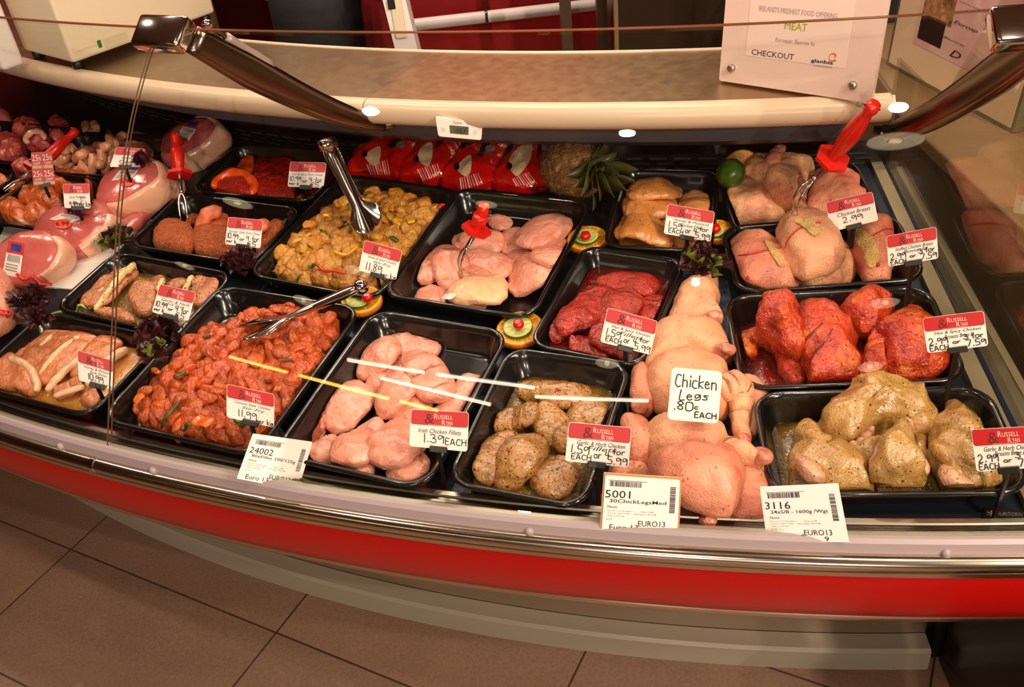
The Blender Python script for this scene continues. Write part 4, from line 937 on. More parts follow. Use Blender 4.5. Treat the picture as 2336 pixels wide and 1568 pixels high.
    o, V, F = blob('pork_chop', k((200, 510), (250, 405), (380, 352), (520, 370), (585, 460), (575, 545), (540, 585), (330, 565)), .034, M_HOTP, 'round red pork chop with an orange fat rim in the front left corner', 'pork chop', G, p=3.4, ret=True)
    piece('fat_rim', k((215, 500), (260, 405), (380, 355), (520, 375), (580, 460), (565, 560)), 14, .02, M_HOTFAT, prof='slab', parent=o, zadd=-.008)
    blob('pork_chop', k((880, 610), (940, 530), (1000, 505), (1020, 560), (1010, 620)), .026, M_HOTFAT, 'orange fat end of a pork chop below the red chop card', 'pork chop', G, p=3)
    CUR[0] = 'parisian'; G = 'crumbed pork chops'; k = Z(0, 450, .2568); q = Z(430, 300, .2568)
    piece('pork_slice', k((1740, 160), (1690, 230)), 22, .03, M_CRUMB, 'dark crumbed lump right of the fork tines', 'pork chop', G, prof='round'); blob('pork_chop', q((600, 1040), (690, 870), (800, 775), (890, 820), (770, 980), (640, 1100)), .028, M_CRUMB, 'crumbed pork chop along the right wall of its tray', 'pork chop', G, amp=.004)
    piece('pork_slice', k((2030, 130), (1880, 300)), 24, .03, M_SLICE, 'second pink pork slice standing at the back of the crumbed chops', 'pork chop', G, prof='slab'); piece('pork_slice', k((1960, 110), (1740, 290)), 26, .034, M_SLICE, 'first pink pork slice standing among the crumbed chops', 'pork chop', G, prof='slab')
    piece('pork_slice', q((700, 800), (560, 900)), 26, .03, M_SLICE, 'pink pork slice showing right of the Parisian card', 'pork chop', G, prof='slab')
    blob('pork_chop', k((1370, 430), (1400, 295), (1500, 232), (1640, 240), (1725, 300), (1715, 460), (1560, 475)), .045, M_CRUMB, 'crumbed pork chop in the left front corner of its tray', 'pork chop', G, amp=.004); blob('pork_chop', k((1715, 470), (1730, 290), (1850, 260), (2080, 300), (2200, 420), (2150, 540), (2000, 545), (1800, 515)), .04, M_CRUMB, 'crumbed pork chop behind the Parisian card', 'pork chop', G, amp=.004)
def stirfry():
    for key, mat, base, nch, seed, hh, lab, blab in (('sweet', M_SWEET, [(610, 615), (640, 560), (700, 500), (745, 465), (830, 437), (930, 437), (1010, 470), (1015, 500), (960, 560), (900, 610), (868, 655), (800, 655), (690, 640)], 150, 3, .052,
             'piece of yellow marinated chicken in the sweet and spicy stir fry', 'yellow sauce and bits under the sweet and spicy stir fry'),
            ('chinese', M_CHIN, [(300, 935), (345, 860), (390, 800), (470, 745), (560, 715), (650, 690), (760, 700), (795, 725), (740, 800), (690, 880), (620, 960), (570, 1010), (470, 1005), (370, 990)], 170, 5, .052,
             'piece of orange red chicken in the Chinese style stir fry', 'red sauce and bits under the Chinese style stir fry')):
        CUR[0] = key
        o, V, F = blob('stir_fry_sauce', base, hh, mat, blab, 'stir fry', None, amp=.008, freq=40, p=2.1, pct=40, low=.15, ret=True); o['kind'] = 'stuff'
        at = o.data.color_attributes.new('tint', 'FLOAT_COLOR', 'POINT'); at.data.foreach_set('color', np.tile([.8, .75, .7, 1], len(V)).astype(np.float32))
        rg = np.random.default_rng(seed); lo = np.min(base, 0); hi = np.max(base, 0); poly = np.array(base); done = []
        def inside(x, y):
            c = False
            for i in range(len(poly)):
                x1, y1 = poly[i]; x2, y2 = poly[i-1]
                if (y1 > y) != (y2 > y) and x < (x2-x1)*(y-y1)/(y2-y1)+x1: c = not c
            return c
        tree = bvh(V, F); cnt = 0; tries = 0
        bm = bmesh.new(); bmesh.ops.create_icosphere(bm, subdivisions=3, radius=1); bm.verts.index_update(); IV = np.array([v.co[:] for v in bm.verts]); IF = [[v.index for v in f.verts] for f in bm.faces]; bm.free()
        meshes = []
        for i in range(12):
            s = np.array([rg.uniform(.013, .022), rg.uniform(.009, .014), rg.uniform(.006, .009)]); v = IV*s
            v[:, 2] += -.3*(v[:, 0]**2)/s[0]*rg.uniform(0, 1.2); v = wob(v, .0045, 55, i*3.+seed)
            me = bpy.data.meshes.new('chicken_chunk'); me.from_pydata([tuple(p) for p in v], [], IF); me.polygons.foreach_set('use_smooth', [True]*len(IF))
            t = np.array([1, 1, 1.])*rg.uniform(.85, 1.18)*np.array([1, rg.uniform(.88, 1.12), rg.uniform(.75, 1.15)])
            a = me.color_attributes.new('tint', 'FLOAT_COLOR', 'POINT'); a.data.foreach_set('color', np.tile([*t, 1], len(v)).astype(np.float32)); me.materials.append(mat); meshes.append(me)
        while cnt < nch and tries < 4000:
            tries += 1; x, y = rg.uniform(lo, hi)
            if not inside(x, y) or any((x-a)**2+((y-b)*1.3)**2 < 15**2 for a, b in done): continue
            done.append((x, y)); r = nrm(ray(x, y)); h_ = tree.ray_cast(Vector(EYE), Vector(r))
            if h_[0] is None: continue
            n_ = np.array(h_[1]); p = np.array(h_[0])+n_*rg.uniform(-.001, .006); lc = (p-TR[key]['c'])@TR[key]['R']
            if abs(lc[0]) > TR[key]['w']-.026 or abs(lc[1]) > TR[key]['l']-.026: continue
            R = rot_to(nrm(n_+rg.normal(0, .35, 3)), rg.normal(0, 1, 3))
            ob = bpy.data.objects.new('chicken_chunk', meshes[cnt % 12]); COL.objects.link(ob); m = Matrix.Identity(4)
            sc = rg.uniform(.8, 1.15)
            for a in range(3):
                for b in range(3): m[a][b] = R[a, b]*sc
                m[a][3] = p[a]
            ob.matrix_world = m; tag(ob, lab, 'stir fry piece', ('yellow' if key == 'sweet' else 'orange red')+' stir fry chicken pieces')
            hm_add(np.array([v.co[:] for v in ob.data.vertices])@(R.T*sc)+p); cnt += 1
        CUR[0] = None
    def strip(pts, w, mat, name, label): piece(name, pts, w, .006, mat, label, 'vegetable', None, prof='slab', amp=.0008, n=10, ns=14, zadd=.003, sm=2)
    strip([(720, 600), (750, 622), (792, 625)], 9, M_PEPR, 'red_pepper_strip', 'red pepper strip in the yellow stir fry left of its card'); strip([(665, 552), (690, 545), (712, 530)], 8, M_PEPY, 'onion_strip', 'yellow onion strip at the left of the yellow stir fry')
    strip([(760, 572), (790, 580), (818, 560)], 10, M_PEPY, 'yellow_pepper_strip', 'curved yellow pepper strip above the yellow stir fry card'); strip([(1000, 472), (1014, 466)], 10, M_PEPR, 'red_pepper_strip', 'red pepper tip at the back right of the yellow stir fry')
    strip([(728, 524), (746, 534)], 8, M_PEPG, 'green_pepper_piece', 'green piece left of the standing tong'); strip([(890, 540), (908, 550)], 12, M_PEPG, 'green_pepper_piece', 'green leaf piece right of the tong in the yellow stir fry'); strip([(704, 606), (724, 602)], 8, M_PEPG, 'green_pepper_piece', 'green piece beside the red pepper strip'); strip([(676, 645), (690, 625)], 8, M_PEPG, 'green_pepper_piece', 'green piece at the front rim of the yellow stir fry')
    strip([(776, 513), (800, 512)], 10, M_PEPG, 'green_pepper_piece', 'dark green leaf left of the tong spoon'); strip([(738, 488), (756, 490)], 14, M_PEPY, 'carrot_slice', 'round yellow carrot slice at the back left of the yellow stir fry'); strip([(928, 506), (946, 502)], 13, M_PEPY, 'carrot_slice', 'yellow carrot slice at the right of the yellow stir fry'); strip([(648, 514), (660, 520)], 6, M_PEPG, 'green_pepper_piece', 'thin green sliver at the left tip of the yellow stir fry')
    strip([(412, 914), (396, 935), (378, 950), (368, 982)], 9, M_PEPG, 'green_pepper_strip', 'long green pepper strip at the front of the orange stir fry'); strip([(440, 952), (485, 966)], 30, M_PEPO, 'orange_pepper_square', 'square orange pepper piece at the front of the orange stir fry'); strip([(310, 930), (330, 900)], 22, M_PEPO, 'orange_pepper_square', 'orange pepper piece at the left of the orange stir fry')
    strip([(625, 886), (642, 888)], 18, M_PEPO, 'carrot_slice', 'round orange carrot slice right of the Chinese stir fry card'); strip([(462, 770), (480, 765)], 7, M_PEPG, 'green_pepper_piece', 'green sliver at the back of the orange stir fry'); strip([(644, 826), (668, 822)], 7, M_PEPG, 'green_pepper_piece', 'green sliver right of the yellow reflection in the orange stir fry'); strip([(415, 980), (440, 980)], 12, M_PEPG, 'green_pepper_piece', 'green piece at the front rim of the orange stir fry'); strip([(395, 860), (425, 850)], 9, M_PEPG, 'green_pepper_piece', 'green sliver at the left of the orange stir fry'); strip([(535, 960), (560, 968)], 14, M_PEPG, 'green_pepper_piece', 'green pepper piece under the Chinese stir fry card'); strip([(348, 845), (362, 850)], 14, M_PEPO, 'orange_pepper_square', 'orange pepper bit at the upper left of the orange stir fry')
def poultry():
    CUR[0] = 'breast'; G = 'plain chicken breasts on the bone'; k = Z(1300, 330, .2568); q = Z(1736, 300, .2568)
    A = dict(cat='chicken breast', group=G)
    blob('chicken_breast', q((430, 700), (440, 500), (500, 400), (640, 350), (790, 350), (880, 450), (900, 540), (1000, 640), (880, 740), (600, 745)), .06, M_SKINP, 'plain chicken breast at the right, behind the half hidden card', amp=.009, **A)
    blob('chicken_breast', k((1345, 500), (1400, 380), (1480, 345), (1680, 420), (1880, 590), (1890, 650), (1700, 670), (1480, 690), (1390, 620)), .06, M_SKIN, 'plain chicken breast at the front left of its tray', amp=.008, **A)
    o = blob('chicken_breast', k((1505, 260), (1560, 150), (1720, 110), (1960, 120), (2120, 160), (2110, 320), (2090, 520), (2110, 640), (1900, 560), (1690, 430), (1560, 370)), .075, M_SKIN, 'plain chicken breast on top with a wing stub pointing up', amp=.010, **A)
    piece('wing_stub', k((1790, 150), (1830, 60), (1880, 20)), 34, .03, M_SKINP, parent=o, prof='leg', zadd=.012); piece('bone_end', k((1860, 40), (1890, 20)), 22, .02, M_REDFL, parent=o, prof='round', zadd=.02, keep=False)
    piece('torn_edge', k((2010, 200), (2050, 330), (2080, 480)), 14, .018, M_REDFL, parent=o, prof='lens', amp=.004, keep=False)
    CUR[0] = 'stuffed'; G = 'stuffed chicken breasts'; A = dict(cat='chicken breast', group=G)
    def stuffed(poly, th, label, patch, thread, knot=None, mat=M_SKIN):
        o, V, F = blob('stuffed_breast', poly, th, mat, label, amp=.007, freq=20, ret=True, **A); T_ = bvh(V, F)
        if patch: decal('stuffing', patch, T_, M_STUFF, o, .004, amp=.0015)
        if thread:
            S = cling(catmull(thread, 24), T_, .0018); put('red_thread', *tube(S, .0011, 6), M_THREAD, o)
        if knot: S = cling([knot], T_, .003)[0]; put('thread_knot', *lathe([(.0005, -.003), (.003, -.001), (.0034, .002), (.0005, .004)], S, (0.3, -.5, .8), 8), M_THREAD, o)
    stuffed(q((330, 1240), (350, 1350), (480, 1400), (700, 1370), (850, 1240), (830, 1080), (760, 990), (560, 1060)), .05, 'stuffed chicken breast under the middle one', q((640, 1160), (740, 1080), (760, 1130), (680, 1190)), None)
    stuffed(q((-310, 1100), (-240, 980), (-60, 930), (80, 1000), (210, 1120), (320, 1280), (290, 1380), (100, 1425), (-120, 1430), (-220, 1330)), .075, 'stuffed chicken breast at the left with a thread across it', q((30, 970), (110, 1000), (190, 1110), (230, 1180), (170, 1200), (110, 1110)), q((-200, 1100), (-100, 1090), (60, 1050), (180, 1030)), q((-170, 1320))[0], M_SKINP)
    stuffed(q((760, 980), (800, 880), (910, 815), (1060, 800), (1170, 850), (1190, 1000), (1180, 1240), (1140, 1340), (980, 1350), (880, 1260)), .07, 'stuffed chicken breast at the right with a long stuffing strip', q((830, 880), (900, 870), (1000, 950), (1050, 1080), (1020, 1190), (950, 1200), (900, 1060), (830, 960)), q((860, 980), (980, 930), (1100, 870), (1190, 870)), q((1200, 875))[0], M_SKINP)
    stuffed(q((135, 920), (200, 810), (360, 775), (510, 795), (650, 910), (735, 1060), (700, 1170), (520, 1220), (400, 1245), (260, 1170), (160, 1040)), .08, 'stuffed chicken breast on top in the middle', q((300, 790), (420, 775), (510, 830), (540, 880), (470, 920), (380, 850)), q((210, 1040), (240, 960), (330, 870), (450, 815), (530, 810)), q((185, 1075))[0])
    CUR[0] = 'hotR'; G = 'glossy red chicken breasts'; A = dict(cat='chicken breast', group=G); k = Z(1636, 600, .2998)
    pool('hotR', M_SRED, 'red_sauce', 'dark red sauce in the red breast tray', .008)
    piece('chicken_breast', k((260, 690), (225, 590), (330, 540), (470, 620), (560, 760), (610, 910)), 42, .035, M_HOTB, 'red chicken breast rib curving over the empty left end of the tray', 'chicken breast', G, prof='slab', amp=.005)
    blob('chicken_breast', k((300, 480), (350, 330), (480, 285), (590, 330), (640, 450), (640, 640), (520, 640), (400, 560)), .07, M_HOTB, 'red chicken breast at the back left of its tray', amp=.01, freq=36, **A)
    blob('chicken_breast', k((930, 420), (980, 315), (1170, 250), (1300, 295), (1340, 400), (1250, 500), (1080, 520)), .07, M_HOTB, 'red chicken breast at the back right of its tray', amp=.008, **A)
    blob('chicken_breast', k((1080, 880), (1090, 720), (1180, 560), (1340, 560), (1340, 640), (1270, 740), (1300, 870)), .045, M_HOTB, 'small red chicken piece between the two big red breasts', amp=.008, **A)
    o, V, F = blob('chicken_breast', k((600, 640), (610, 340), (720, 312), (840, 370), (920, 450), (1060, 570), (1080, 740), (1050, 880), (900, 915), (740, 915), (690, 780)), .08, M_HOTB, 'scored red chicken breast in the middle of its tray', amp=.009, ret=True, **A); T_ = bvh(V, F)
    for cut in ([(800, 455), (700, 560), (610, 640)], [(880, 500), (790, 630), (705, 740)]): put('score_cut', *tube(cling(catmull(k(*cut), 14), T_, .0006), np.interp(np.linspace(0, 1, 15), [0, .5, 1], [.0008, .0026, .0008])[:len(catmull(k(*cut), 14))], 8), M_SRED, o)
    piece('wing_stub', k((700, 330), (760, 400), (880, 470)), 46, .03, M_HOTB, parent=o, prof='lens', zadd=-.012, keep=False)
    blob('chicken_breast', k((1180, 500), (1400, 395), (1540, 400), (1700, 500), (1775, 650), (1760, 790), (1600, 855), (1380, 865), (1280, 800), (1250, 690)), .07, M_HOTB, 'big red chicken breast at the right below its card', amp=.009, **A)
    CUR[0] = 'garlicR'; G = 'herb marinated chicken breasts'; A = dict(cat='chicken breast', group=G); k = Z(1650, 850, .2937)
    pool('garlicR', M_SHERB, 'herb_marinade', 'thin herb marinade in the front right tray', .007)
    blob('chicken_breast', k((530, 590), (590, 395), (740, 460), (870, 570), (1000, 640), (700, 680)), .045, M_HERBB, 'herb chicken breast at the left back with a pointed tip', amp=.007, **A)
    blob('chicken_breast', k((1190, 840), (1330, 830), (1420, 870), (1310, 935), (1195, 945)), .03, M_HERBB, 'small herb chicken piece at the front rim', amp=.004, **A)
    blob('chicken_breast', k((1440, 480), (1580, 480), (1600, 600), (1590, 720), (1480, 640)), .035, M_HERBB, 'herb chicken piece low between the middle and right breasts', amp=.005, **A)
    M_FLAP = meat('herb_flap', (196, 136, 100), (212, 158, 124), vs=30, rough=.25, coat=.8, bump=(60, .6, .006), specks=[((50, 52, 16), 200, .24), ((140, 52, 24), 140, .18)])
    fl = lambda o, pts, w, th=.022, m=M_FLAP, z=-.008: piece('flap', k(*pts), w, th, m, parent=o, prof='lens', zadd=z, keep=False, amp=.003)
    o = blob('chicken_breast', k((740, 390), (900, 225), (1000, 115), (1100, 92), (1220, 125), (1350, 120), (1500, 190), (1620, 290), (1670, 380), (1590, 470), (1440, 450), (1280, 420), (1130, 450), (960, 590), (800, 520)), .085, M_HERBB, 'large herb chicken breast on top at the back', amp=.011, freq=28, **A)
    fl(o, [(1010, 130), (1100, 180), (1240, 290)], 40, .03, M_FLAP); fl(o, [(950, 260), (1040, 300), (1110, 330)], 36, .028, M_HERBB); fl(o, [(1360, 230), (1430, 330), (1450, 430)], 26, .022); fl(o, [(1180, 390), (1080, 480), (960, 575)], 18, .018)
    o = blob('chicken_breast', k((985, 540), (1130, 450), (1260, 430), (1290, 490), (1230, 640), (1150, 735), (1050, 660)), .055, M_HERBB, 'herb chicken breast in the centre below the large one', amp=.006, **A); fl(o, [(1285, 470), (1220, 600), (1140, 725)], 20, .02)
    o = blob('chicken_breast', k((490, 860), (520, 640), (600, 590), (740, 640), (900, 590), (1050, 640), (1170, 760), (1185, 860), (1100, 945), (900, 955), (700, 890)), .065, M_HERBB, 'herb chicken breast at the left front behind the 3116 card', amp=.009, **A); fl(o, [(560, 600), (680, 690), (740, 830)], 30, .03); fl(o, [(800, 660), (960, 640), (1110, 740)], 34, .026, M_HERBB); fl(o, [(740, 560), (820, 600), (880, 600)], 22, .02)
    o = blob('chicken_breast', k((1190, 700), (1280, 490), (1350, 410), (1420, 470), (1490, 610), (1590, 780), (1400, 845), (1250, 815), (1170, 770)), .07, M_HERBB, 'herb chicken breast with a raised ridge at the front centre', amp=.008, **A); fl(o, [(1350, 410), (1380, 540), (1330, 700)], 40, .03, M_HERBB); fl(o, [(1440, 560), (1530, 690), (1585, 775)], 24, .02)
    o = blob('chicken_breast', k((1605, 500), (1700, 355), (1790, 270), (1900, 315), (2030, 420), (2060, 560), (2150, 780), (2100, 890), (1770, 905), (1650, 790), (1600, 660)), .07, M_HERBB, 'herb chicken breast at the right behind the cut off card', amp=.010, **A); fl(o, [(1625, 500), (1760, 620), (1960, 700)], 36, .03, M_HERBB); fl(o, [(1690, 700), (1800, 820), (1960, 870)], 30, .026)
def legs():
    CUR[0] = None
    q = np.array([deck_at(x, y, .002) for x, y in [(1540, 600), (1660, 640), (1775, 1190), (1375, 1190)]]); put_s = put('plastic_sheet', np.vstack([q, q-[0, 0, .0015]]), [(0, 1, 2, 3), (7, 6, 5, 4), (0, 4, 5, 1), (1, 5, 6, 2), (2, 6, 7, 3), (3, 7, 4, 0)], M_SHEET, None, False)
    tag(put_s, 'dark blue plastic sheet lying under the chicken legs', 'sheet')
    G = 'raw chicken legs'; k = Z(1300, 700, .3509)
    def leg(poly, th, label, bone=None, mat=M_SKIN, drum=None, bw=18):
        o = blob('chicken_thigh', poly, th, mat, label, 'chicken leg', G, amp=.006, freq=22)
        if drum: piece('drumstick', drum, 62, .05, mat, parent=o, prof='leg', amp=.004)
        if bone: piece('knuckle', bone, bw, .02, M_REDFL, parent=o, prof='round', amp=.002, keep=True)
    leg(k((320, 760), (420, 725), (510, 760), (570, 900), (540, 1000), (440, 1040), (370, 980)), .05, 'chicken leg at the left edge of the pile beside the garlic herb card', None, M_SKINP)
    leg(k((250, 1090), (330, 1040), (430, 1040), (520, 1080), (500, 1180), (300, 1200)), .045, 'chicken leg mostly hidden behind the 5001 card', None, M_SKINP)
    leg(k((400, 430), (470, 390), (560, 480), (560, 660), (470, 690), (390, 660)), .05, 'chicken leg stump at the left above the price card', k((400, 640), (500, 660)), M_SKINP)
    leg(k((1060, 1020), (1180, 1015), (1290, 1090), (1310, 1220), (1300, 1340), (1180, 1390), (1040, 1340), (1030, 1200)), .055, 'chicken thigh at the right front behind the 3116 card', None, M_SKINP)
    leg(k((800, 1280), (900, 1250), (980, 1300), (960, 1380), (900, 1420), (830, 1380)), .04, 'chicken leg end with a red bone at the very front of the pile', k((860, 1400), (930, 1395)), M_SKINP)
    leg(k((660, 30), (720, -100), (820, -190), (960, -170), (980, -60), (960, 60), (990, 120), (840, 160), (650, 130)), .065, 'chicken leg at the back of the pile beside the lettuce', k((900, 60), (980, 70)), M_SKIN)
    piece('chicken_thigh', k((1090, 450), (1200, 560), (1210, 700), (1175, 790)), 58, .05, M_SKIN, 'drumstick at the right edge of the pile near the red breast tray', 'chicken leg', G, prof='leg')
    o = piece('chicken_thigh', k((960, 830), (1080, 890), (1270, 965)), 52, .046, M_SKIN, 'drumstick pointing right at the corner of the herb breast tray', 'chicken leg', G, prof='leg'); piece('knuckle', k((1225, 950), (1275, 975)), 26, .03, M_REDFL, parent=o, prof='round', amp=.002)
    leg(k((490, 340), (520, 200), (640, 110), (820, 100), (980, 160), (1060, 320), (960, 350), (780, 345), (620, 400), (510, 420)), .07, 'chicken thigh second from the back of the pile', k((980, 330), (1055, 330)), M_SKIN)
    leg(k((490, 480), (540, 380), (660, 340), (900, 340), (1040, 420), (1060, 560), (1000, 700), (800, 720), (580, 660), (510, 560)), .075, 'chicken leg under the handwritten card, drumstick hanging to the right', k((1110, 860), (1150, 850)), M_SKIN, k((960, 480), (1090, 560), (1110, 720), (1130, 870)))
    leg(k((485, 820), (510, 720), (600, 680), (800, 700), (1000, 710), (1050, 800), (1060, 900), (1000, 945), (720, 950), (560, 920)), .07, 'chicken thigh just below the handwritten card')
    leg(k((515, 1090), (540, 1000), (660, 945), (860, 950), (1040, 960), (1130, 1060), (1135, 1180), (1090, 1270), (1030, 1310), (800, 1290), (600, 1200)), .075, 'big chicken thigh at the front of the pile right of the 5001 card', None, M_SKINP)
# ================================================================== left end: sausages, lamb, ribs, hams
def left_meats():
    k = Z(0, 230, .214); G = 'pale pork sausages'
    put_b = blob('pork_slab', k((1240, 480), (1430, 350), (1640, 440), (1560, 600), (1420, 660), (1200, 640)), .03, M_SKINP, 'flat pale pork piece behind the Pork Sausage card', 'pork', None, p=3)
    L = [[(590, 740), (700, 700), (800, 690)], [(880, 790), (960, 720), (1040, 640)], [(1100, 770), (1170, 640), (1240, 500)], [(740, 590), (660, 640), (590, 690)], [(1330, 360), (1270, 410), (1215, 460)], [(1150, 300), (1165, 400), (1110, 470), (1000, 510)],
         [(900, 690), (960, 610), (1040, 560)], [(1170, 480), (1100, 600), (1070, 770)], [(910, 240), (915, 290), (930, 350)], [(1000, 240), (1010, 290), (1000, 350)], [(720, 520), (700, 545), (715, 580)], [(990, 540), (850, 680), (640, 750)], [(1050, 290), (1000, 340), (950, 390)],
         [(980, 460), (880, 570), (760, 540)], [(1080, 420), (940, 385), (740, 480)]]
    T = ['at the front rim beside the discount card', 'at the front rim in the middle', 'right behind the Pork Sausage card', 'left end, second from the bottom', 'small one at the upper right', 'curved one at the right', 'in the middle under the long one', 'long one pointing to the front', 'upright at the back left', 'upright at the back, second from left',
         'stub beside the red fork handle', 'long diagonal one in front', 'at the back in the middle', 'bent one under the top sausage', 'topmost one']
    for p, t in zip(L, T): piece('pork_sausage', k(*p), 21, .022, M_SAUS, 'pale pork sausage, '+t, 'sausage', G, prof='sausage', amp=.0012, under=.95, p=2, ns=22, n=14, sm=3)
    G = 'lamb shank pieces'
    for poly, t in [([(0, 390), (100, 380), (250, 450), (260, 560), (150, 630), (0, 640)], 'at the left edge'), ([(120, 360), (180, 260), (320, 230), (440, 260), (460, 330), (260, 380)], 'at the back'), ([(520, 280), (620, 215), (720, 250), (760, 350), (600, 470), (530, 400)], 'beside the red fork handle'),
                    ([(60, 640), (150, 560), (300, 540), (330, 620), (250, 660)], 'at the front rim beside the black card stem'), ([(250, 420), (330, 310), (460, 320), (540, 440), (560, 520), (400, 545), (290, 500)], 'in the middle with a pale ring of fat')]:
        o = blob('lamb_piece', k(*poly), .05, M_LAMB, 'dark red lamb piece '+t, 'lamb', G, amp=.007, freq=38)
        if 'ring' in t: piece('fat_ring', k((300, 470), (280, 390), (340, 320), (440, 330), (480, 400)), 11, .016, M_RIND, parent=o, prof='slab', amp=.002)
    blob('lamb_joint', k((-200, 260), (-60, 110), (60, 130), (150, 230), (60, 300), (-100, 330)), .06, M_HAMF, 'wrapped pink joint cut by the left edge at the back', 'meat joint')
    G = 'spicy pork ribs'
    for poly, t in [([(0, 1180), (60, 1060), (160, 1050), (300, 1180), (260, 1290), (80, 1280)], 'at the left front corner'), ([(530, 960), (560, 800), (720, 790), (900, 800), (960, 900), (700, 950)], 'at the back of its tray'), ([(100, 1010), (220, 930), (330, 920), (420, 960), (330, 1100), (140, 1100)], 'left one in the middle'),
                    ([(330, 1050), (340, 950), (500, 920), (640, 1000), (680, 1100), (560, 1160), (400, 1130)], 'bright one in front of the price card'), ([(940, 900), (1000, 860), (1020, 950), (960, 1000)], 'right of the price card'), ([(260, 1220), (380, 1130), (540, 1160), (520, 1230), (300, 1290)], 'at the front rim')]:
        blob('pork_rib', k(*poly), .045, M_RIB, 'spicy pork rib '+t, 'pork rib', G, amp=.006, freq=36)
    blob('pork_rib', k((-80, 760), (0, 740), (90, 840), (100, 900), (0, 930), (-80, 900)), .04, M_RIB, 'browned rib in the tray cut by the left edge', 'pork rib', G)
    b = np.array([deck_at(x, y, .004) for x, y in [(40, 470), (345, 500), (170, 660), (-60, 640)]]); tag(put('white_board', np.vstack([b, b-[0, 0, .003]]), [(0, 1, 2, 3), (7, 6, 5, 4), (0, 4, 5, 1), (1, 5, 6, 2), (2, 6, 7, 3), (3, 7, 4, 0)], M_WHITE, None, False), 'white board under the wrapped ham joints', 'board')
    M_STICK = plain('sticker_orange', (236, 56, 26), .4); M_LAB = plain('ham_label', (228, 214, 206), .4); M_LRED = plain('ham_label_red', (200, 40, 36), .4); M_LBLUE = plain('ham_label_blue', (40, 50, 140), .4)
    def ham(top, rx, hpx, lean, label, lab=None, stick=None, price=None, rind=(-100, 70), squash=.82, yaw=0.):
        """a wrapped joint: short drum with a cut face; px centre of the cut face, px radius, px height"""
        c0 = hit(*top, .05); r = px_width(top[0], top[1], 2*rx, math.pi/2, c0[2])/2; h_ = hpx
        base = deck_at(*top, .0); ax = nrm(np.array([lean[0], lean[1], 1.]))
        # put the cut face under the picture point
        fc = deck_at(top[0], top[1], h_*ax[2]+.008+zl)
        org = fc-ax*h_; R = rot_to(ax, (math.cos(yaw), math.sin(yaw), 0)); n = 44; t = np.linspace(0, 2*math.pi, n, endpoint=False)
        out = np.c_[np.cos(t)*(1+.06*np.cos(3*t)), np.sin(t)*squash*(1+.05*np.sin(2*t+.6))]*r
        prof = [(.02, -.01), (.6, -.012), (.9, 0), (1.0, .012), (1.03, h_*.4), (1.0, h_-.016), (.95, h_-.005), (.86, h_+.0005), (.6, h_+.004), (.3, h_+.006), (.02, h_+.006)]
        V = np.vstack([np.c_[out*s, np.full(n, z)] for s, z in prof])@R.T+org; V = wob(V, .004, 24, top[0])
        F = [(i*n+j, i*n+(j+1) % n, (i+1)*n+(j+1) % n, (i+1)*n+j) for i in range(len(prof)-1) for j in range(n)]+[tuple(reversed(range(n))), tuple((len(prof)-1)*n+j for j in range(n))]
        o = put('ham_joint', V, F, M_HAMF); tag(o, label, 'ham joint', 'wrapped ham joints'); hm_add(V); T_ = bvh(V, F)
        a = [j for j in range(n) if (math.degrees(t[j])-rind[0]) % 360 <= (rind[1]-rind[0]) % 360]; a.sort(key=lambda j: (math.degrees(t[j])-rind[0]) % 360)
        nr = [(1.012, .006), (1.04, .014), (1.06, h_*.4), (1.035, h_-.014), (.985, h_-.002), (.90, h_+.0035), (.875, h_+.002)]
        V2 = np.vstack([np.c_[out[a]*s*(1 if 0 < q < 6 else .985), np.full(len(a), z)] for q, (s, z) in enumerate(nr)])@R.T+org; m = len(a); V2 = wob(V2, .004, 24, top[0])
        put('rind', V2, [(i*m+j, i*m+j+1, (i+1)*m+j+1, (i+1)*m+j) for i in range(len(nr)-1) for j in range(m-1)], M_RIND, o)
        if lab:
            P = np.array(lab, float); decal('pack_label', P, T_, M_LAB, o, .0014, spline=False); u = lambda a_, b_: tuple((P[0]*(1-a_)+P[1]*a_)*(1-b_)+(P[3]*(1-a_)+P[2]*a_)*b_)
            decal('label_band', [u(0, 0), u(1, 0), u(1, .34), u(0, .34)], T_, M_LRED, o, .0022, spline=False); decal('label_badge', [u(.2, .06), u(.85, .06), u(.85, .26), u(.2, .26)], T_, M_LBLUE, o, .003, spline=False)
            mb = MB(); x_ = .12
            while x_ < .85: mb.add(*[(lambda Q: (cling(Q, T_, .0026), [(0, 1, 2, 3)]))([u(x_, .38), u(x_+.03, .38), u(x_+.03, .58), u(x_, .58)])][0]); x_ += .065
            for v_ in (.66, .74, .82): mb.add(cling([u(.1, v_), u(.8, v_), u(.8, v_+.025), u(.1, v_+.025)], T_, .0026), [(0, 1, 2, 3)])
            mb.put('label_print', M_GINK, o, False)
        if stick:
            cx_, cy_, ra, rb = stick; s_ = decal('price_sticker', [(cx_+ra*math.cos(q), cy_+rb*math.sin(q)) for q in np.linspace(0, 2*math.pi, 12, endpoint=False)], T_, M_STICK, o, .003)
            V3, F3 = px_text(price, [(cx_-ra*.7, cy_-rb*.45), (cx_+ra*.7, cy_-rb*.55), (cx_+ra*.7, cy_+rb*.25), (cx_-ra*.7, cy_+rb*.35)], T_, .0042); put('sticker_price', V3, F3, M_INK, s_, False)
        return o
    zl = 0.
    blob('ham_slice', [(215, 520), (230, 480), (290, 470), (350, 455), (385, 440), (340, 500), (290, 540), (250, 520)], .03, M_HAMF, 'flat ham joint lying under the one with the 6.99 heart sticker', 'ham joint', 'wrapped ham joints', p=3.2)
    ham((362, 398), 38, .055, (.0, -.25), 'small ham joint half hidden behind the red fork handle', [(372, 378), (396, 382), (388, 415), (366, 410)], rind=(-60, 40))
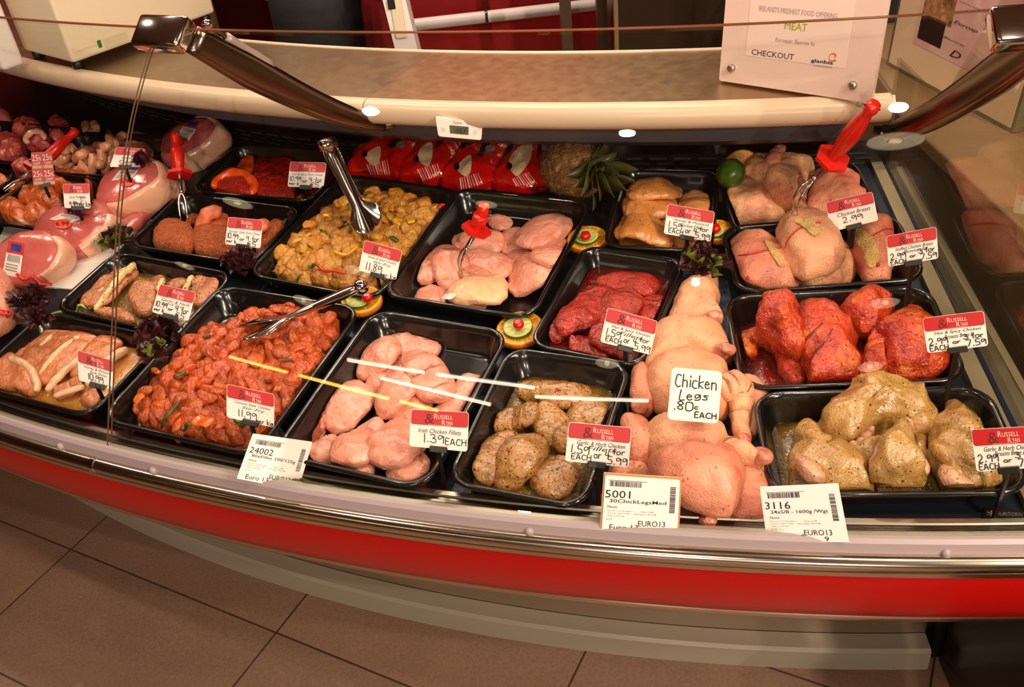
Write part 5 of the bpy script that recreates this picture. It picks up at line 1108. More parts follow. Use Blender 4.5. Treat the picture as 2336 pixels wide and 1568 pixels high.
    ham((425, 312), 72, .06, (-.25, -.35), 'wrapped ham joint at the back behind the red fork handle', [(425, 273), (458, 280), (428, 325), (402, 315)], (415, 322, 14, 10), '4.99', rind=(-110, 75))
    zl = .012; ham((288, 412), 80, .062, (-.22, -.4), 'wrapped ham joint in the middle, with the glass joint in front of it', [(283, 376), (325, 378), (300, 408), (254, 412)], (288, 414, 19, 11), '6.99', rind=(-115, 70)); zl = 0.
    ham((155, 515), 92, .05, (-.15, -.5), 'wrapped ham joint with an orange 6.99 sticker', [(160, 478), (205, 490), (160, 510), (112, 500)], (142, 511, 21, 11), '6.99', rind=(-70, 10))
    zl = .01; ham((55, 585), 80, .05, (-.1, -.75), 'wrapped ham joint leaning forward at the left with a red label', [(20, 550), (55, 556), (45, 635), (5, 625)], None, None, rind=(-60, 40)); zl = 0.
    o = blob('wrapped_poultry', [(-60, 640), (0, 620), (30, 645), (36, 690), (20, 740), (-60, 770)], .07, M_SKINP, 'wrapped pink pack with a red clip cut by the left edge', 'meat joint')
    piece('red_clip', [(-30, 716), (26, 716)], 14, .006, plain('clip_red', (200, 20, 20), .35), parent=o, prof='slab', amp=0, zadd=.001)
    piece('red_tie', [(40, 632), (70, 640), (122, 657)], 8, .004, bpy.data.materials['clip_red'], 'red plastic tie on the ham at the left', 'tie', prof='slab', amp=0, zadd=.004, sm=20)
# ================================================================== crumb bags and pineapple
def bags():
    M_FILM = plain('red_film', (212, 14, 12), .14, 0, 1., var=(186, 8, 8), vs=30, bump=(50, .5, .005)); M_CRB = meat('bread_crumbs', (206, 168, 124), (226, 194, 154), vs=200, rough=.6, coat=.4, bump=(400, .7, .003), specks=[((160, 100, 60), 300, .2)])
    M_BAND = plain('bag_black', (16, 12, 12), .3, 0, .5); M_EMB = plain('bag_grey', (150, 140, 132), .4, var=(60, 56, 52), vs=160); M_WPR = plain('bag_white_print', (240, 190, 180), .4); M_FILMC = glassy('clear_film', 1.45, (.92, .86, .84, 1), .12)
    k = Z(780, 280, .30822)
    T = ['leftmost, beside the standing tong', 'second from the left', 'third from the left', 'rightmost, beside the pineapple']
    O = [[(40, 385), (60, 320), (120, 225), (300, 145), (430, 105), (500, 95), (575, 170), (530, 290), (440, 395), (380, 405), (180, 392)], [(420, 405), (470, 310), (545, 220), (640, 120), (760, 95), (900, 110), (945, 140), (900, 260), (830, 385), (700, 440), (560, 432)],
         [(720, 455), (800, 360), (860, 290), (940, 190), (1020, 120), (1130, 105), (1240, 105), (1235, 250), (1170, 365), (1090, 470), (900, 512), (800, 490)], [(1115, 465), (1180, 350), (1240, 260), (1340, 170), (1440, 105), (1540, 80), (1650, 115), (1600, 220), (1570, 330), (1550, 435), (1460, 482), (1300, 500)]]
    Wn = [[(170, 236), (280, 175), (274, 297), (225, 315), (182, 272)], [(583, 186), (662, 144), (668, 253), (632, 326), (565, 266)], [(874, 294), (953, 239), (953, 355), (916, 398), (849, 343)], [(1258, 231), (1399, 128), (1399, 256), (1350, 341), (1295, 396), (1240, 329)]]
    Bd = [[(330, 175), (410, 100), (460, 105), (370, 192)], [(685, 165), (720, 112), (770, 118), (700, 190)], [(1000, 245), (1050, 130), (1105, 128), (1035, 250)], [(1440, 265), (1455, 125), (1500, 120), (1470, 230)]]
    Em = [(435, 162, 36, 22), (775, 122, 36, 20), (1100, 190, 38, 26), (1500, 180, 24, 26)]; Sm = [(168, 230), (550, 268), (850, 325), (1240, 320)]
    St = [[(180, 310), (350, 270), (370, 390), (210, 385)], [(555, 345), (720, 300), (745, 380), (600, 435)], [(870, 410), (1020, 370), (1060, 450), (880, 500)], [(1260, 415), (1390, 360), (1460, 450), (1290, 470)]]
    for i in range(4):
        o, V, F = blob('crumb_bag', k(*O[i]), .062, M_FILM, 'red bag of bread crumbs, '+T[i], 'bag', 'red crumb bags in the back row', amp=.007, freq=26, p=2.6, pct=80, ret=True); T_ = bvh(V, F)
        decal('crumb_window', k(*Wn[i]), T_, M_CRB, o, .0014); decal('name_band', k(*Bd[i]), T_, M_BAND, o, .0014, spline=False)
        cx_, cy_, a, b = Em[i]; decal('round_emblem', k(*[(cx_+a*math.cos(q), cy_+b*math.sin(q)) for q in np.linspace(0, 6.28, 14, endpoint=False)]), T_, M_EMB, o, .0024)
        cx_, cy_ = Sm[i]; decal('small_emblem', k(*[(cx_+20*math.cos(q), cy_+26*math.sin(q)) for q in np.linspace(0, 6.28, 12, endpoint=False)]), T_, M_BAND, o, .0022)
        mb = MB(); a, b, c, d = [np.array(p) for p in k(*St[i])]
        for j in range(9):
            u0 = j/9; u1 = u0+(.028 if j % 3 else .06); q = [a+(b-a)*u0, a+(b-a)*u1, d+(c-d)*u1, d+(c-d)*u0]
            P = np.vstack([q[0]+(q[3]-q[0])*s for s in np.linspace(0, 1, 5)]+[q[1]+(q[2]-q[1])*s for s in np.linspace(0, 1, 5)]); mb.add(cling(P, T_, .0016), [(m, m+1, 6+m, 5+m) for m in range(4)])
        mb.put('white_print', M_WPR, o, False)
def pineapple():
    c = hit(1315, 400, .05); root = thing('pineapple', 'whole pineapple lying down with its leaf crown towards the front', 'pineapple', c-[0, 0, .05])
    cr = hit(1352, 398, .085); ax = nrm(cr-(hit(1288, 392, .05)+np.array([-.02, .05, 0]))); o_ = cr-ax*.13
    n, m = 40, 22; V = []
    for i in range(m):
        h_ = .13*i/(m-1); r = .056*math.sin(math.pi*min(1, (i/(m-1)*.80+.12)))**.6
        for j in range(n):
            t = 2*math.pi*j/n; d = abs(math.sin(5*t+i*.9))*abs(math.sin(5*t-i*.9)); V.append([(r+.006*d)*math.cos(t), (r+.006*d)*math.sin(t), h_])
    R = rot_to(ax); V = wob(np.array(V)@R.T+o_, .0015, 120); F = [(i*n+j, i*n+(j+1) % n, (i+1)*n+(j+1) % n, (i+1)*n+j) for i in range(m-1) for j in range(n)]+[tuple(reversed(range(n))), tuple((m-1)*n+j for j in range(n))]
    put('fruit_body', V, F, meat('pineapple_skin', (96, 62, 28), (156, 108, 60), (190, 146, 96), vs=90, rough=.6, coat=.1, bump=(160, .9, .006), specks=[((70, 62, 24), 90, .3)]), root)
    M_LF = meat('pineapple_leaf', (62, 62, 28), (84, 80, 40), (112, 84, 48), vs=40, rough=.45, coat=.25, bump=(120, .3, .002)); rg = random.Random(4)
    L = [(1345, 288, 1), (1380, 300, 1), (1325, 310, .9), (1448, 385, 1), (1425, 435, 1), (1392, 448, 1), (1344, 478, 1), (1318, 445, .9), (1282, 400, .8), (1305, 380, .7), (1400, 345, .9), (1362, 320, .8), (1440, 410, .8), (1360, 455, .8), (1310, 340, .7), (1385, 380, .5), (1340, 360, .5), (1375, 420, .5), (1335, 415, .5), (1405, 400, .6), (1300, 425, .7), (1350, 340, .6)]
    for x, y, s in L:
        base = cr+R@np.array([rg.uniform(-.012, .012), rg.uniform(-.012, .012), -.004]); d3 = deck_at(x, y, .085+.03*s); tip = d3+ax*.012; tip[2] = max(tip[2], hm(tip[0], tip[1])+.004)
        out = tip-base; out -= ax*(out@ax)*.2; mid = base+out*.45+ax*.030*s+np.array([0, 0, .008])
        S = bez([base, mid, tip], 12); T = nrm(np.gradient(S, axis=0)); sd = nrm(np.cross(T, ax)); up = np.cross(sd, T); w = np.interp(np.linspace(0, 1, 12), [0, .25, .6, 1], [.013, .021, .014, .0006])
        V_ = np.vstack([S+sd*w[:, None]+up*.004*(w/.021)[:, None], S+up*.0008, S-sd*w[:, None]+up*.004*(w/.021)[:, None], S-up*.0012]); N = 12
        put('leaf', V_, [(a*N+i, a*N+i+1, ((a+1) % 4)*N+i+1, ((a+1) % 4)*N+i) for a in range(4) for i in range(N-1)], M_LF, root)
# ================================================================== utensils
M_RPL = plain('red_handle', (206, 24, 14), .3, 0, .4)
def fork(top, guard, tip, label, hlen=None, ring=True, tines=True, sag=.0, hr=.0125):
    top, guard, tip = [np.asarray(p, float) for p in (top, guard, tip)]; ax = nrm(guard-top); L = np.linalg.norm(guard-top)
    root = thing('carving_fork', label, 'fork', tip, 'carving forks with red handles')
    put('handle', *lathe([(.004, 0), (hr*.75, .001), (hr*.85, .012), (hr*.62, .022), (hr*.75, .03), (hr*1.0, L*.38), (hr*1.1, L*.55), (hr*.95, L*.78), (hr*.62, L-.006), (hr*.7, L)], top, ax, 24), M_RPL, root)
    hexp = [(2.15*hr*math.cos(math.pi/3*i), 2.15*hr*math.sin(math.pi/3*i)) for i in range(6)]; R = rot_to(ax); V = np.vstack([np.array([[x, y, z] for x, y in hexp]) for z in (-.0035, .0035)])@R.T+guard
    put('guard', V, [tuple(reversed(range(6))), tuple(range(6, 12))]+[(i, (i+1) % 6, (i+1) % 6+6, i+6) for i in range(6)], M_RPL, root, False)
    d = tip-guard; Ls = np.linalg.norm(d); sd = nrm(np.cross(d, [0, 0, 1.])); up = nrm(np.cross(sd, d)); sp = guard+d*.42+up*sag*.5
    put('shaft', *tube(bez([guard, guard+ax*Ls*.22, sp], 12), np.linspace(.0052, .0042, 12), 12), M_CHROME, root)
    for s in (-1, 1):
        P = [sp, sp+nrm(d)*.006+sd*s*.008, sp+d*.3+sd*s*.008+up*sag, tip+sd*s*.0065]
        put('tine', *tube(bez(P, 16), np.linspace(.0034, .0014, 16), 10), M_CHROME, root)
    if ring:
        a = np.linspace(0, 2*math.pi, 25); q = nrm(np.cross(ax, [.3, .8, .2])); q2 = nrm(np.cross(ax, q)*.6-ax*.5); c = top+ax*.008-q2*.006
        put('hanging_ring', *tube(np.array([c+.0135*(math.cos(t)*q+math.sin(t)*q2) for t in a]), .0012, 8), M_DSTEEL, root)
def utensils():
    P = lambda x, y, h_: deck_at(x, y, h_)
    fork(P(1106, 466, .150), P(1087, 524, .105), hit(1052, 622, .0), 'red handled fork stuck in the raw fillets of the middle tray', sag=.012)
    fork(P(399, 304, .150), P(409, 398, .095), hit(420, 500, .0), 'red handled fork standing in the crumbed pork chops')
    a = P(176, 296, .10); g = P(75, 388, .07); fork(a, g, P(8, 435, .058), 'red handled fork lying behind the discount card at the left', hr=.012)
    t_ = atz(1996, 236, .985); fork(t_, atz(1899, 362, .875), hit(1814, 488, .0), 'long red handled fork in the plain chicken breasts at the back right', sag=.02, hr=.0135)
    def tongs(end, mid, tipA, tipB, label, upv, parent=None):
        root = thing('serving_tongs', label, 'tongs', tipA, 'steel serving tongs')
        for s, tip, nm in ((1, tipA, 'tong_arm'), (-1, tipB, 'tong_arm')):
            S = bez([end, end+(mid-end)*.55, mid+(tip-mid)*.1, tip], 30); T = nrm(np.gradient(S, axis=0)); nv = nrm(upv)
            sd = nrm(np.cross(T, nv)); up = np.cross(sd, T); t = np.linspace(0, 1, 30)
            S = S+up*(s*np.interp(t, [0, .08, .5, 1], [.004, .008, .008, .003]))[:, None]
            w = np.interp(t, [0, .04, .1, .55, .66, .78, .92, 1], [.010, .0155, .0165, .0125, .012, .0235, .021, .008]); th = np.full(30, .0012)
            V, F = loft(S, sd, up, w, th, 16, 2.4); cup = np.interp(t, [0, .1, .6, .8, 1], [.35, .4, .3, .28, .1]); ns_ = 16
            # hollow the blade
            for i in range(30):
                for j in range(ns_):
                    v = V[i*ns_+j]; lat = (v-S[i])@sd[i]; V[i*ns_+j] = v-up[i]*s*(lat*lat/w[i])*cup[i]*1.4
            put(nm, V, F, M_CHROME, root)
        put('spring_end', *lathe([(.002, -.016), (.011, -.0145), (.013, 0), (.011, .0145), (.002, .016)], end, nrm(np.cross(mid-end, upv)), 18), M_CHROME, root)
    e = deck_at(748, 330, .205); tp = hit(842, 535, .012); m = e+(tp-e)*.72
    tongs(e, m, tp, hit(868, 505, .02), 'steel serving tongs standing in the yellow stir fry', np.array([.55, -.6, .5]))
    e = hit(815, 655, .03); e = deck_at(822, 654, .085); tA = hit(550, 778, .012); tB = hit(545, 742, .012); m = e+(tA-e)*.6
    tongs(e, m, tA, tB, 'steel serving tongs lying across the orange stir fry', np.array([0, .35, .9]))
# ================================================================== garnish
M_OR = plain('orange_peel', (232, 130, 14), .4, 0, .3, bump=(300, .4, .001)); M_PITH = plain('orange_pith', (240, 180, 70), .5); M_OFL = meat('orange_flesh', (196, 116, 10), (214, 138, 18), vs=120, rough=.3, coat=.3, bump=(160, .4, .002))
M_LP = plain('lime_peel', (64, 100, 16), .35, 0, .4); M_LPI = plain('lime_pith', (186, 192, 110), .5); M_LFL = meat('lime_flesh', (172, 170, 84), (194, 192, 108), vs=120, rough=.3, coat=.3); M_CH = plain('cherry_red', (200, 10, 16), .08, 0, 1.)
def slice_(c, n, r, peel, pith, flesh, name, label, cat, group, th=.008, seg=10, x=None):
    root = thing(name, label, cat, c, group); b = c-n*th/2
    put('peel', *lathe([(r*.95, 0), (r, .001), (r*1.01, th*.5), (r, th-.001), (r*.97, th)], b, n, 36), peel, root)
    put('pith', *lathe([(r*.97, th*.1), (r*.975, th), (r*.86, th+.0003), (.001, th+.0003)], b, n, 36), pith, root)
    R = rot_to(n, x); mb = MB()
    for i in range(seg):
        a0 = 2*math.pi*(i+.06)/seg; a1 = 2*math.pi*(i+.94)/seg; P = [(r*.09*math.cos((a0+a1)/2), r*.09*math.sin((a0+a1)/2))]+[(r*.85*math.cos(a0+(a1-a0)*q), r*.85*math.sin(a0+(a1-a0)*q)) for q in np.linspace(0, 1, 7)]
        V = np.array([[x_, y_, z_] for z_ in (th+.0002, th+.0009) for x_, y_ in P])@R.T+b; m = len(P); mb.add(V, [tuple(range(m, 2*m))]+[(j, (j+1) % m, (j+1) % m+m, j+m) for j in range(m)])
    mb.put('segments', flesh, root, False); return root
def garnish():
    def orange(px, r, h_, n, lime, ch, where, lr=.62):
        c = hit(*px, h_); n = nrm(np.array(n)); slice_(c, n, r, M_OR, M_PITH, M_OFL, 'orange_slice', 'round orange slice '+where, 'orange slice', 'orange slices set out as garnish', .012)
        if lime:
            l_ = lime; d = ray(*l_); lc = EYE+d*(((c+n*.010-EYE)@n)/(d@n)); slice_(lc, n, r*lr, M_LP, M_LPI, M_LFL, 'lime_slice', 'lime slice lying on the orange slice '+where, 'lime slice', 'lime slices on the orange slices', .006)
            d = ray(*ch); p = EYE+d*(((c+n*.0225-EYE)@n)/(d@n)); V, F = lathe([(.0005, -.0095), (.006, -.0075), (.0095, 0), (.0075, .006), (.003, .0078), (.0005, .0065)], p, n, 20); tag(put('cherry', V, F, M_CH), 'red glace cherry on the lime slice '+where, 'cherry', 'red cherries on the lime slices')
    orange((1340, 548), .036, .022, (-.05, -.12, .95), (1337, 541), (1336, 539), 'left of the mustard fillet tray')
    orange((1187, 754), .039, .022, (-.05, -.16, .95), (1181, 748), (1183, 741), 'left of the red saucy fillets')
    orange((826, 688), .036, .026, (0, -.14, .95), (818, 684), (838, 680), 'beside the end of the lying tongs')
    orange((1635, 530), .030, .03, (0, -.14, .95), (1628, 527), (1632, 522), 'behind the Honey & Mustard Chicken Fillets card')
    c = deck_at(1692, 384, .045); slice_(c, nrm(np.array([-.1, -.85, .45])), .034, M_OR, M_PITH, M_OFL, 'orange_half', 'cut orange half standing behind a green lime at the back', 'orange', None, .02)
    c = deck_at(1667, 396, .075); V, F = lathe([(.0005, -.031), (.013, -.028), (.023, -.017), (.027, 0), (.023, .017), (.013, .028), (.005, .032), (.0005, .033)], c, nrm(np.array([-.2, -.85, .3])), 28)
    tag(put('lime', V, F, meat('lime_skin', (46, 78, 12), (70, 102, 20), vs=80, rough=.35, coat=.4, bump=(260, .4, .001))), 'whole green lime beside the plain chicken breasts at the back', 'lime')
    M_LET = meat('red_lettuce', (44, 14, 18), (72, 24, 26), (96, 42, 34), vs=60, rough=.45, coat=.3, bump=(120, .4, .002)); M_LETG = meat('green_lettuce', (90, 96, 30), (130, 136, 52), vs=60, rough=.45, coat=.3)
    def lettuce(px, size, label, nl=15, green=0, h_=.034, seed=1, stretch=(1, 1)):
        size *= 1.25; c = hit(*px, h_); rg = np.random.default_rng(seed); root = thing('lettuce_leaf', label, 'lettuce', c-[0, 0, h_], 'frilly lettuce tufts between the trays')
        for part, mt, cnt in (('frilly_leaves', M_LET, nl), ('green_frill', M_LETG, green)):
            if not cnt: continue
            mb = MB()
            for i in range(cnt):
                a = rg.uniform(0, 6.28); el = rg.uniform(.15, 1.3); d = np.array([math.cos(a)*math.cos(el), math.sin(a)*math.cos(el), math.sin(el)]); b = c+rg.normal(0, .2, 3)*size*np.array([stretch[0], stretch[1], .3])
                u = nrm(np.cross(d, rg.normal(0, 1, 3))); w = np.cross(u, d); nu, nv = 18, 7; V = []
                for iv in range(nv):
                    for iu in range(nu):
                        s = iu/(nu-1)*2-1; t = iv/(nv-1); ruf = math.sin(s*9+i)*.22*t*t+math.sin(s*21+2*i)*.10*t*t
                        V.append(b+d*size*(t*(1-.35*s*s))+u*size*s*(.25+.55*t)+w*size*(ruf+.25*t*t))
                V = np.array(V); V = wob(V, size*.05, 1.2/size, i); V[:, 2] = np.maximum(V[:, 2], c[2]-h_+.001)
                V2 = V-w*.0006; k_ = len(V); F = [(a_*nu+b_, a_*nu+b_+1, (a_+1)*nu+b_+1, (a_+1)*nu+b_) for a_ in range(nv-1) for b_ in range(nu-1)]
                mb.add(V, F)
            mb.put(part, mt, root)
    lettuce((545, 602), .026, 'dark red lettuce tuft under the Parisian pork chop card', 18, seed=2); lettuce((362, 775), .030, 'largest dark red lettuce tuft, left of the orange stir fry', 22, seed=3, stretch=(1, 1.6))
    lettuce((1603, 606), .026, 'red and green lettuce tuft beside the top chicken leg', 20, 5, h_=.006, seed=4, stretch=(1.6, 1)); lettuce((78, 690), .026, 'dark red lettuce tuft below the leftmost ham', 16, seed=5, stretch=(2, 1)); lettuce((82, 735), .020, 'purple lettuce tuft at the rim of the mustard chop tray', 12, seed=6)
    lettuce((272, 550), .026, 'lettuce tuft with green behind the glass joint', 10, 6, seed=7); lettuce((176, 465), .022, 'dark lettuce tuft in front of the Spicy Pork Ribs card', 12, h_=.03, seed=8); lettuce((335, 372), .02, 'dark lettuce tuft between two ham joints', 10, seed=9); lettuce((345, 810), .018, 'small lettuce tuft at the corner of the mustard chop tray', 9, 3, seed=11)
    pc = piece('celery_stick', [(96, 725), (150, 722), (212, 736)], 6, .006, plain('celery', (176, 190, 96), .4), 'thin pale green stalk on the rim of the mustard chop tray', 'stalk', prof='slab', amp=.0005, n=10, ns=14)
    tg = piece('paper_tag', [(1012, 690), (1040, 676)], 18, .002, M_WHITE, 'small white paper scrap on the front rim of the middle fillet tray', 'paper scrap', prof='slab', amp=0, n=8, ns=10)
# ================================================================== counter top things and what is behind
def uv_px(f, x, y):
    d = ray(x, y); p = EYE+d*(((f.q[0]-EYE)@f.n)/(d@f.n)); a = f.q[1]-f.q[0]; b = f.q[3]-f.q[0]; r = p-f.q[0]
    A = np.array([[a@a, a@b], [a@b, b@b]]); return np.linalg.solve(A, [r@a, r@b])
def aty(px, py, Y): d = ray(px, py); return EYE+d*(Y/d[1])
def upright(bl, br, hgt, lean):
    """face standing on two base points, leaning back"""
    a = br-bl; n = nrm(np.cross(a, [0, 0, 1.])); n = n if n[1] < 0 else -n; up = nrm(np.array([0, 0, 1.])-n*lean); nn = nrm(np.cross(a, up)); nn = nn if nn[1] < 0 else -nn
    return Face([bl+up*hgt, br+up*hgt, br, bl], nn)
def pt(f, t, x0, y0, x1, y1, off=.0008, **k):
    """text between two picture points on a face"""
    a = uv_px(f, x0, y0); b = uv_px(f, x1, y1); return f.text(t, a[0], a[1], b[0], b[1], off, **k)
def counter_things():
    bl, br = atz(1640, 184, .964), atz(1987, 236, .964); f = upright(bl, br, .34, .10)
    root = thing('award_plaque', 'white acrylic award plaque reading MEAT and CHECKOUT standing on the worktop', 'plaque', (bl+br)/2)
    put('acrylic_block', *f.sheet(0, 0, 1, 1, -.012, .0, .004), plain('acrylic_white', (226, 196, 182), .12, 0, .6), root, False)
    a = uv_px(f, 1700, 130); b = uv_px(f, 1928, 163); sh = put('paper_insert', *f.sheet(a[0], -.0+.04, b[0]-.005, (a[1]+b[1])/2-.01, .0, .0004, .002), plain('insert_paper', (232, 204, 190), .4), root, False)
    for x, y in ((1670, 155), (1947, 194)):
        d = ray(x, y); p = EYE+d*(((f.q[0]-EYE)@f.n)/(d@f.n)); put('steel_stud', *lathe([(.0062, -.002), (.0062, .006), (.0055, .007), (.001, .0072)], p, f.n, 20), M_STEEL, root)
        u_, v_ = uv_px(f, x, y); q = f.at([[u_, 1-v_]], 0)[0]; put('steel_stud', *lathe([(.0062, -.002), (.0062, .006), (.0055, .007), (.001, .0072)], q, f.n, 20), M_STEEL, root)
    mb = MB(); mb.add(*pt(f, "IRELAND'S FRESHEST FOOD OFFERING", 1733, 12, 1910, 43)); mb.add(*pt(f, 'Eurospar, Barrow St', 1771, 85, 1858, 108)); mb.put('grey_lettering', plain('grey_letter', (150, 146, 138), .5), root, False)
    put('green_lettering', *pt(f, 'MEAT', 1792, 49, 1841, 72), plain('green_letter', (150, 160, 20), .5), root, False)
    put('navy_lettering', *pt(f, 'CHECKOUT', 1716, 111.5, 1811, 137), plain('navy_letter', (40, 32, 70), .5), root, False)
    put('sponsor_lettering', *pt(f, 'glanbia', 1851, 133, 1900, 150, bold=.02), bpy.data.materials['navy_letter'], root, False); put('sponsor_line', *pt(f, 'CONSUMER FOODS', 1856, 147.5, 1899, 156), bpy.data.materials['navy_letter'], root, False)
    c_ = uv_px(f, 1901, 131); t = np.linspace(.6, 5.6, 16); r0 = .026; P = np.vstack([[c_[0]+r0*s*math.cos(q)-(.004 if s < 1 else 0), c_[1]+r0*s*math.sin(q)*f.w/f.h] for s in (1, .72) for q in t])
    put('sponsor_swirl', f.at(P, .0009), [(i, i+1, 17+i, 16+i) for i in range(15)], plain('swirl_orange', (206, 84, 30), .5), root, False); put('sponsor_dot', *f.sheet(c_[0]+.004, c_[1]-.011, c_[0]+.020, c_[1]+.001, .0003, .0008, .003), plain('dot_yellow', (226, 150, 40), .5), root, False)
    # framed certificate on the side cabinet
    cab = thing('side_cabinet', 'beige steel cabinet beyond the end glass carrying a framed certificate', 'cabinet', (1.40, 1.7, 0))
    put('cabinet_body', *box((1.40, 1.72, .375), (1.16, 1.9, .75), None, .006), plain('cabinet_beige', (112, 90, 64), .45), cab, False); put('cabinet_top', *box((1.40, 1.72, .765), (1.2, 1.94, .03), None, .006), plain('cabinet_top', (136, 108, 76), .4), cab, False)
    bl, br = atz(2022, 146, .781), atz(2310, 304, .781); f = upright(bl, br, .46, .06)
    root = thing('framed_certificate', 'framed certificate with a photo and script lettering leaning right of the counter', 'framed certificate', (bl+br)/2)
    put('frame', *f.sheet(0, 0, 1, 1, -.018, 0, .002), plain('frame_silver', (140, 140, 110), .25, .6), root, False); put('mat_board', *f.sheet(.02, .015, .98, .985, 0, .0012, .001), plain('mat_cream', (226, 196, 160), .5), root, False)
    a = uv_px(f, 2083, 97); u0 = a[0]; v1 = a[1]; ph = put('photo', *f.sheet(u0, .05, .92, v1, .0012, .002, .0005), meat('certificate_photo', (230, 196, 184), (216, 168, 160), (236, 210, 200), vs=12, rough=.3, coat=.3, bump=(10, .02, .001)), root, False)
    put('photo_bread', *f.sheet(u0+.03, .08, u0+.26, v1-.13, .002, .0024, .0005), meat('bread_print', (110, 70, 40), (190, 140, 96), (220, 180, 140), vs=50, rough=.4, coat=.2), ph, False); put('photo_dark', *f.sheet(u0+.03, v1-.14, u0+.22, v1-.03, .002, .0024, .0005), plain('print_dark', (40, 26, 20), .4), ph, False)
    mb = MB(); mb.add(*pt(f, 'Eurosp', 2180, 44, 2232, 78, .0028, shear=.4)); mb.add(*pt(f, 'Barrow', 2155, 80, 2204, 108, .0028, shear=.4)); mb.add(*pt(f, 'D', 2172, 110, 2192, 138, .0028, shear=.4)); mb.add(*pt(f, 'Meat Offer', 2192, 4, 2252, 26, .0028)); mb.put('script_lettering', M_INK, ph, False)
    # scale
    z0 = .978; p0 = atz(168, 146, z0); p1 = atz(318, 92, z0); p2 = atz(12, 132, z0); e1 = nrm(p1-p0); e2 = nrm(p2-p0); e1[2] = e2[2] = 0
    e2 = nrm(e2-e1*(e1@e2)); lx = .36; ly = np.linalg.norm(p2-p0); R = np.column_stack([e1, e2, np.cross(e1, e2)])
    if R[2, 2] < 0: R[:, 2] *= -1
    root = thing('weighing_scale', 'cream weighing scale standing on the worktop at the left', 'scale', p0+e1*lx/2+e2*ly/2-[0, 0, .016])
    c = p0+e1*lx/2+e2*ly/2; put('body', *box(c+[0, 0, .075], (lx, ly, .15), R, .008), M_CREAM, root, True)
    put('weighing_plate', *box(c+[0, 0, .162], (lx+.02, ly+.02, .012), R, .004), M_STEEL, root, True)
    for a in (.05, .95):
        for b in (.1, .9): put('foot', *lathe([(.012, 0), (.012, .012), (.008, .017)], p0+e1*lx*a+e2*ly*b-[0, 0, .0165], (0, 0, 1), 16), M_BLACK, root)
    n1 = nrm(np.cross(e1, [0, 0, 1.])); n1 = n1 if n1@(EYE-p0) > 0 else -n1; ff = Face([p0+[0, 0, .15], p0+e1*lx+[0, 0, .15], p0+e1*lx, p0], n1)
    q = lambda x, y: uv_px(ff, x, y); a = q(176, 122); b = q(232, 100); lab = put('rating_label', *ff.sheet(a[0], min(a[1], b[1])-.02, b[0], max(a[1], b[1])-.02, .0006, .001, .001), plain('label_cream', (206, 190, 150), .5), root, False)
    a = q(237, 98); b = q(290, 84); put('rating_label', *ff.sheet(a[0], min(a[1], b[1])-.05, b[0], max(a[1], b[1])+.05, .0006, .001, .001), bpy.data.materials['label_cream'], root, False); a = q(222, 100); b = q(231, 100); put('green_mark', *ff.sheet(a[0], a[1]-.04, b[0], a[1]+.06, .001, .0013, .0005), plain('mark_green', (30, 110, 50), .5), root, False)
    put('side_post', *box(atz(22, 152, .962)+[0, 0, .07], (.05, .05, .14), R, .01), M_WHITE, root, True)
    # thermometer hanging under the worktop edge
    c = cyl(3.268, azim(atz(1048, 285, .90)), .90); a = azim(c); tn = np.array([math.cos(a), math.sin(a), 0]); rd = np.array([math.sin(a), -math.cos(a), 0]); f = None
    q = [(994, 272), (1101, 281), (1098, 320), (1000, 311)]; f = face_px(q, c, .12, 0.)
    root = thing('thermometer', 'white digital thermometer showing dEF under the worktop edge', 'thermometer', (f.q[2]+f.q[3])/2)
    put('case', *f.sheet(0, -.08, 1, 1, -.012, 0, .004), M_WHITE, root, False); lcd = put('display', *f.sheet(.28, .28, .70, .76, 0, .0006, .001), plain('lcd_green', (84, 88, 60), .3), root, False)
    put('display_digits', *f.text('dEF', .40, .40, .68, .68, .0009, shear=.1), M_INK, lcd, False); put('maker_mark', *f.text('Danfoss', .36, .02, .56, .17, .0006, shear=.3), plain('mark_red', (200, 30, 40), .4), root, False)
    for u in (.08, .80): put('button', *f.sheet(u, .42, u+.10, .70, 0, .0006, .006), plain('button_grey', (214, 200, 192), .4), root, False)
    # maker badges on the deck front
    for (x0, y0, x1, y1) in ((2258, 1164, 2335, 1186), (138, 938, 180, 958)):
        p = deck_at((x0+x1)/2, (y0+y1)/2, .001); nn = DN(p); f = Face([EYE+ray(x, y)*(((p-EYE)@nn)/(ray(x, y)@nn)) for x, y in ((x0-14, y0-4), (x1+16, y0), (x1+12, y1+4), (x0-18, y1))], nn)
        root = thing('maker_badge', 'black maker badge on the deck '+('at the front right corner' if x0 > 1000 else 'in front of the mustard chop tray'), 'badge', p); put('badge_plate', *f.sheet(0, 0, 1, 1, -.001, .0006, .001), M_BLACK, root, False); put('badge_lettering', *f.text("EURO'CRYOR", .30, .3, .95, .62, .0009, shear=.2), M_GINK, root, False); put('badge_flower', *f.text('*', .08, .2, .26, .75, .0009), M_GINK, root, False)
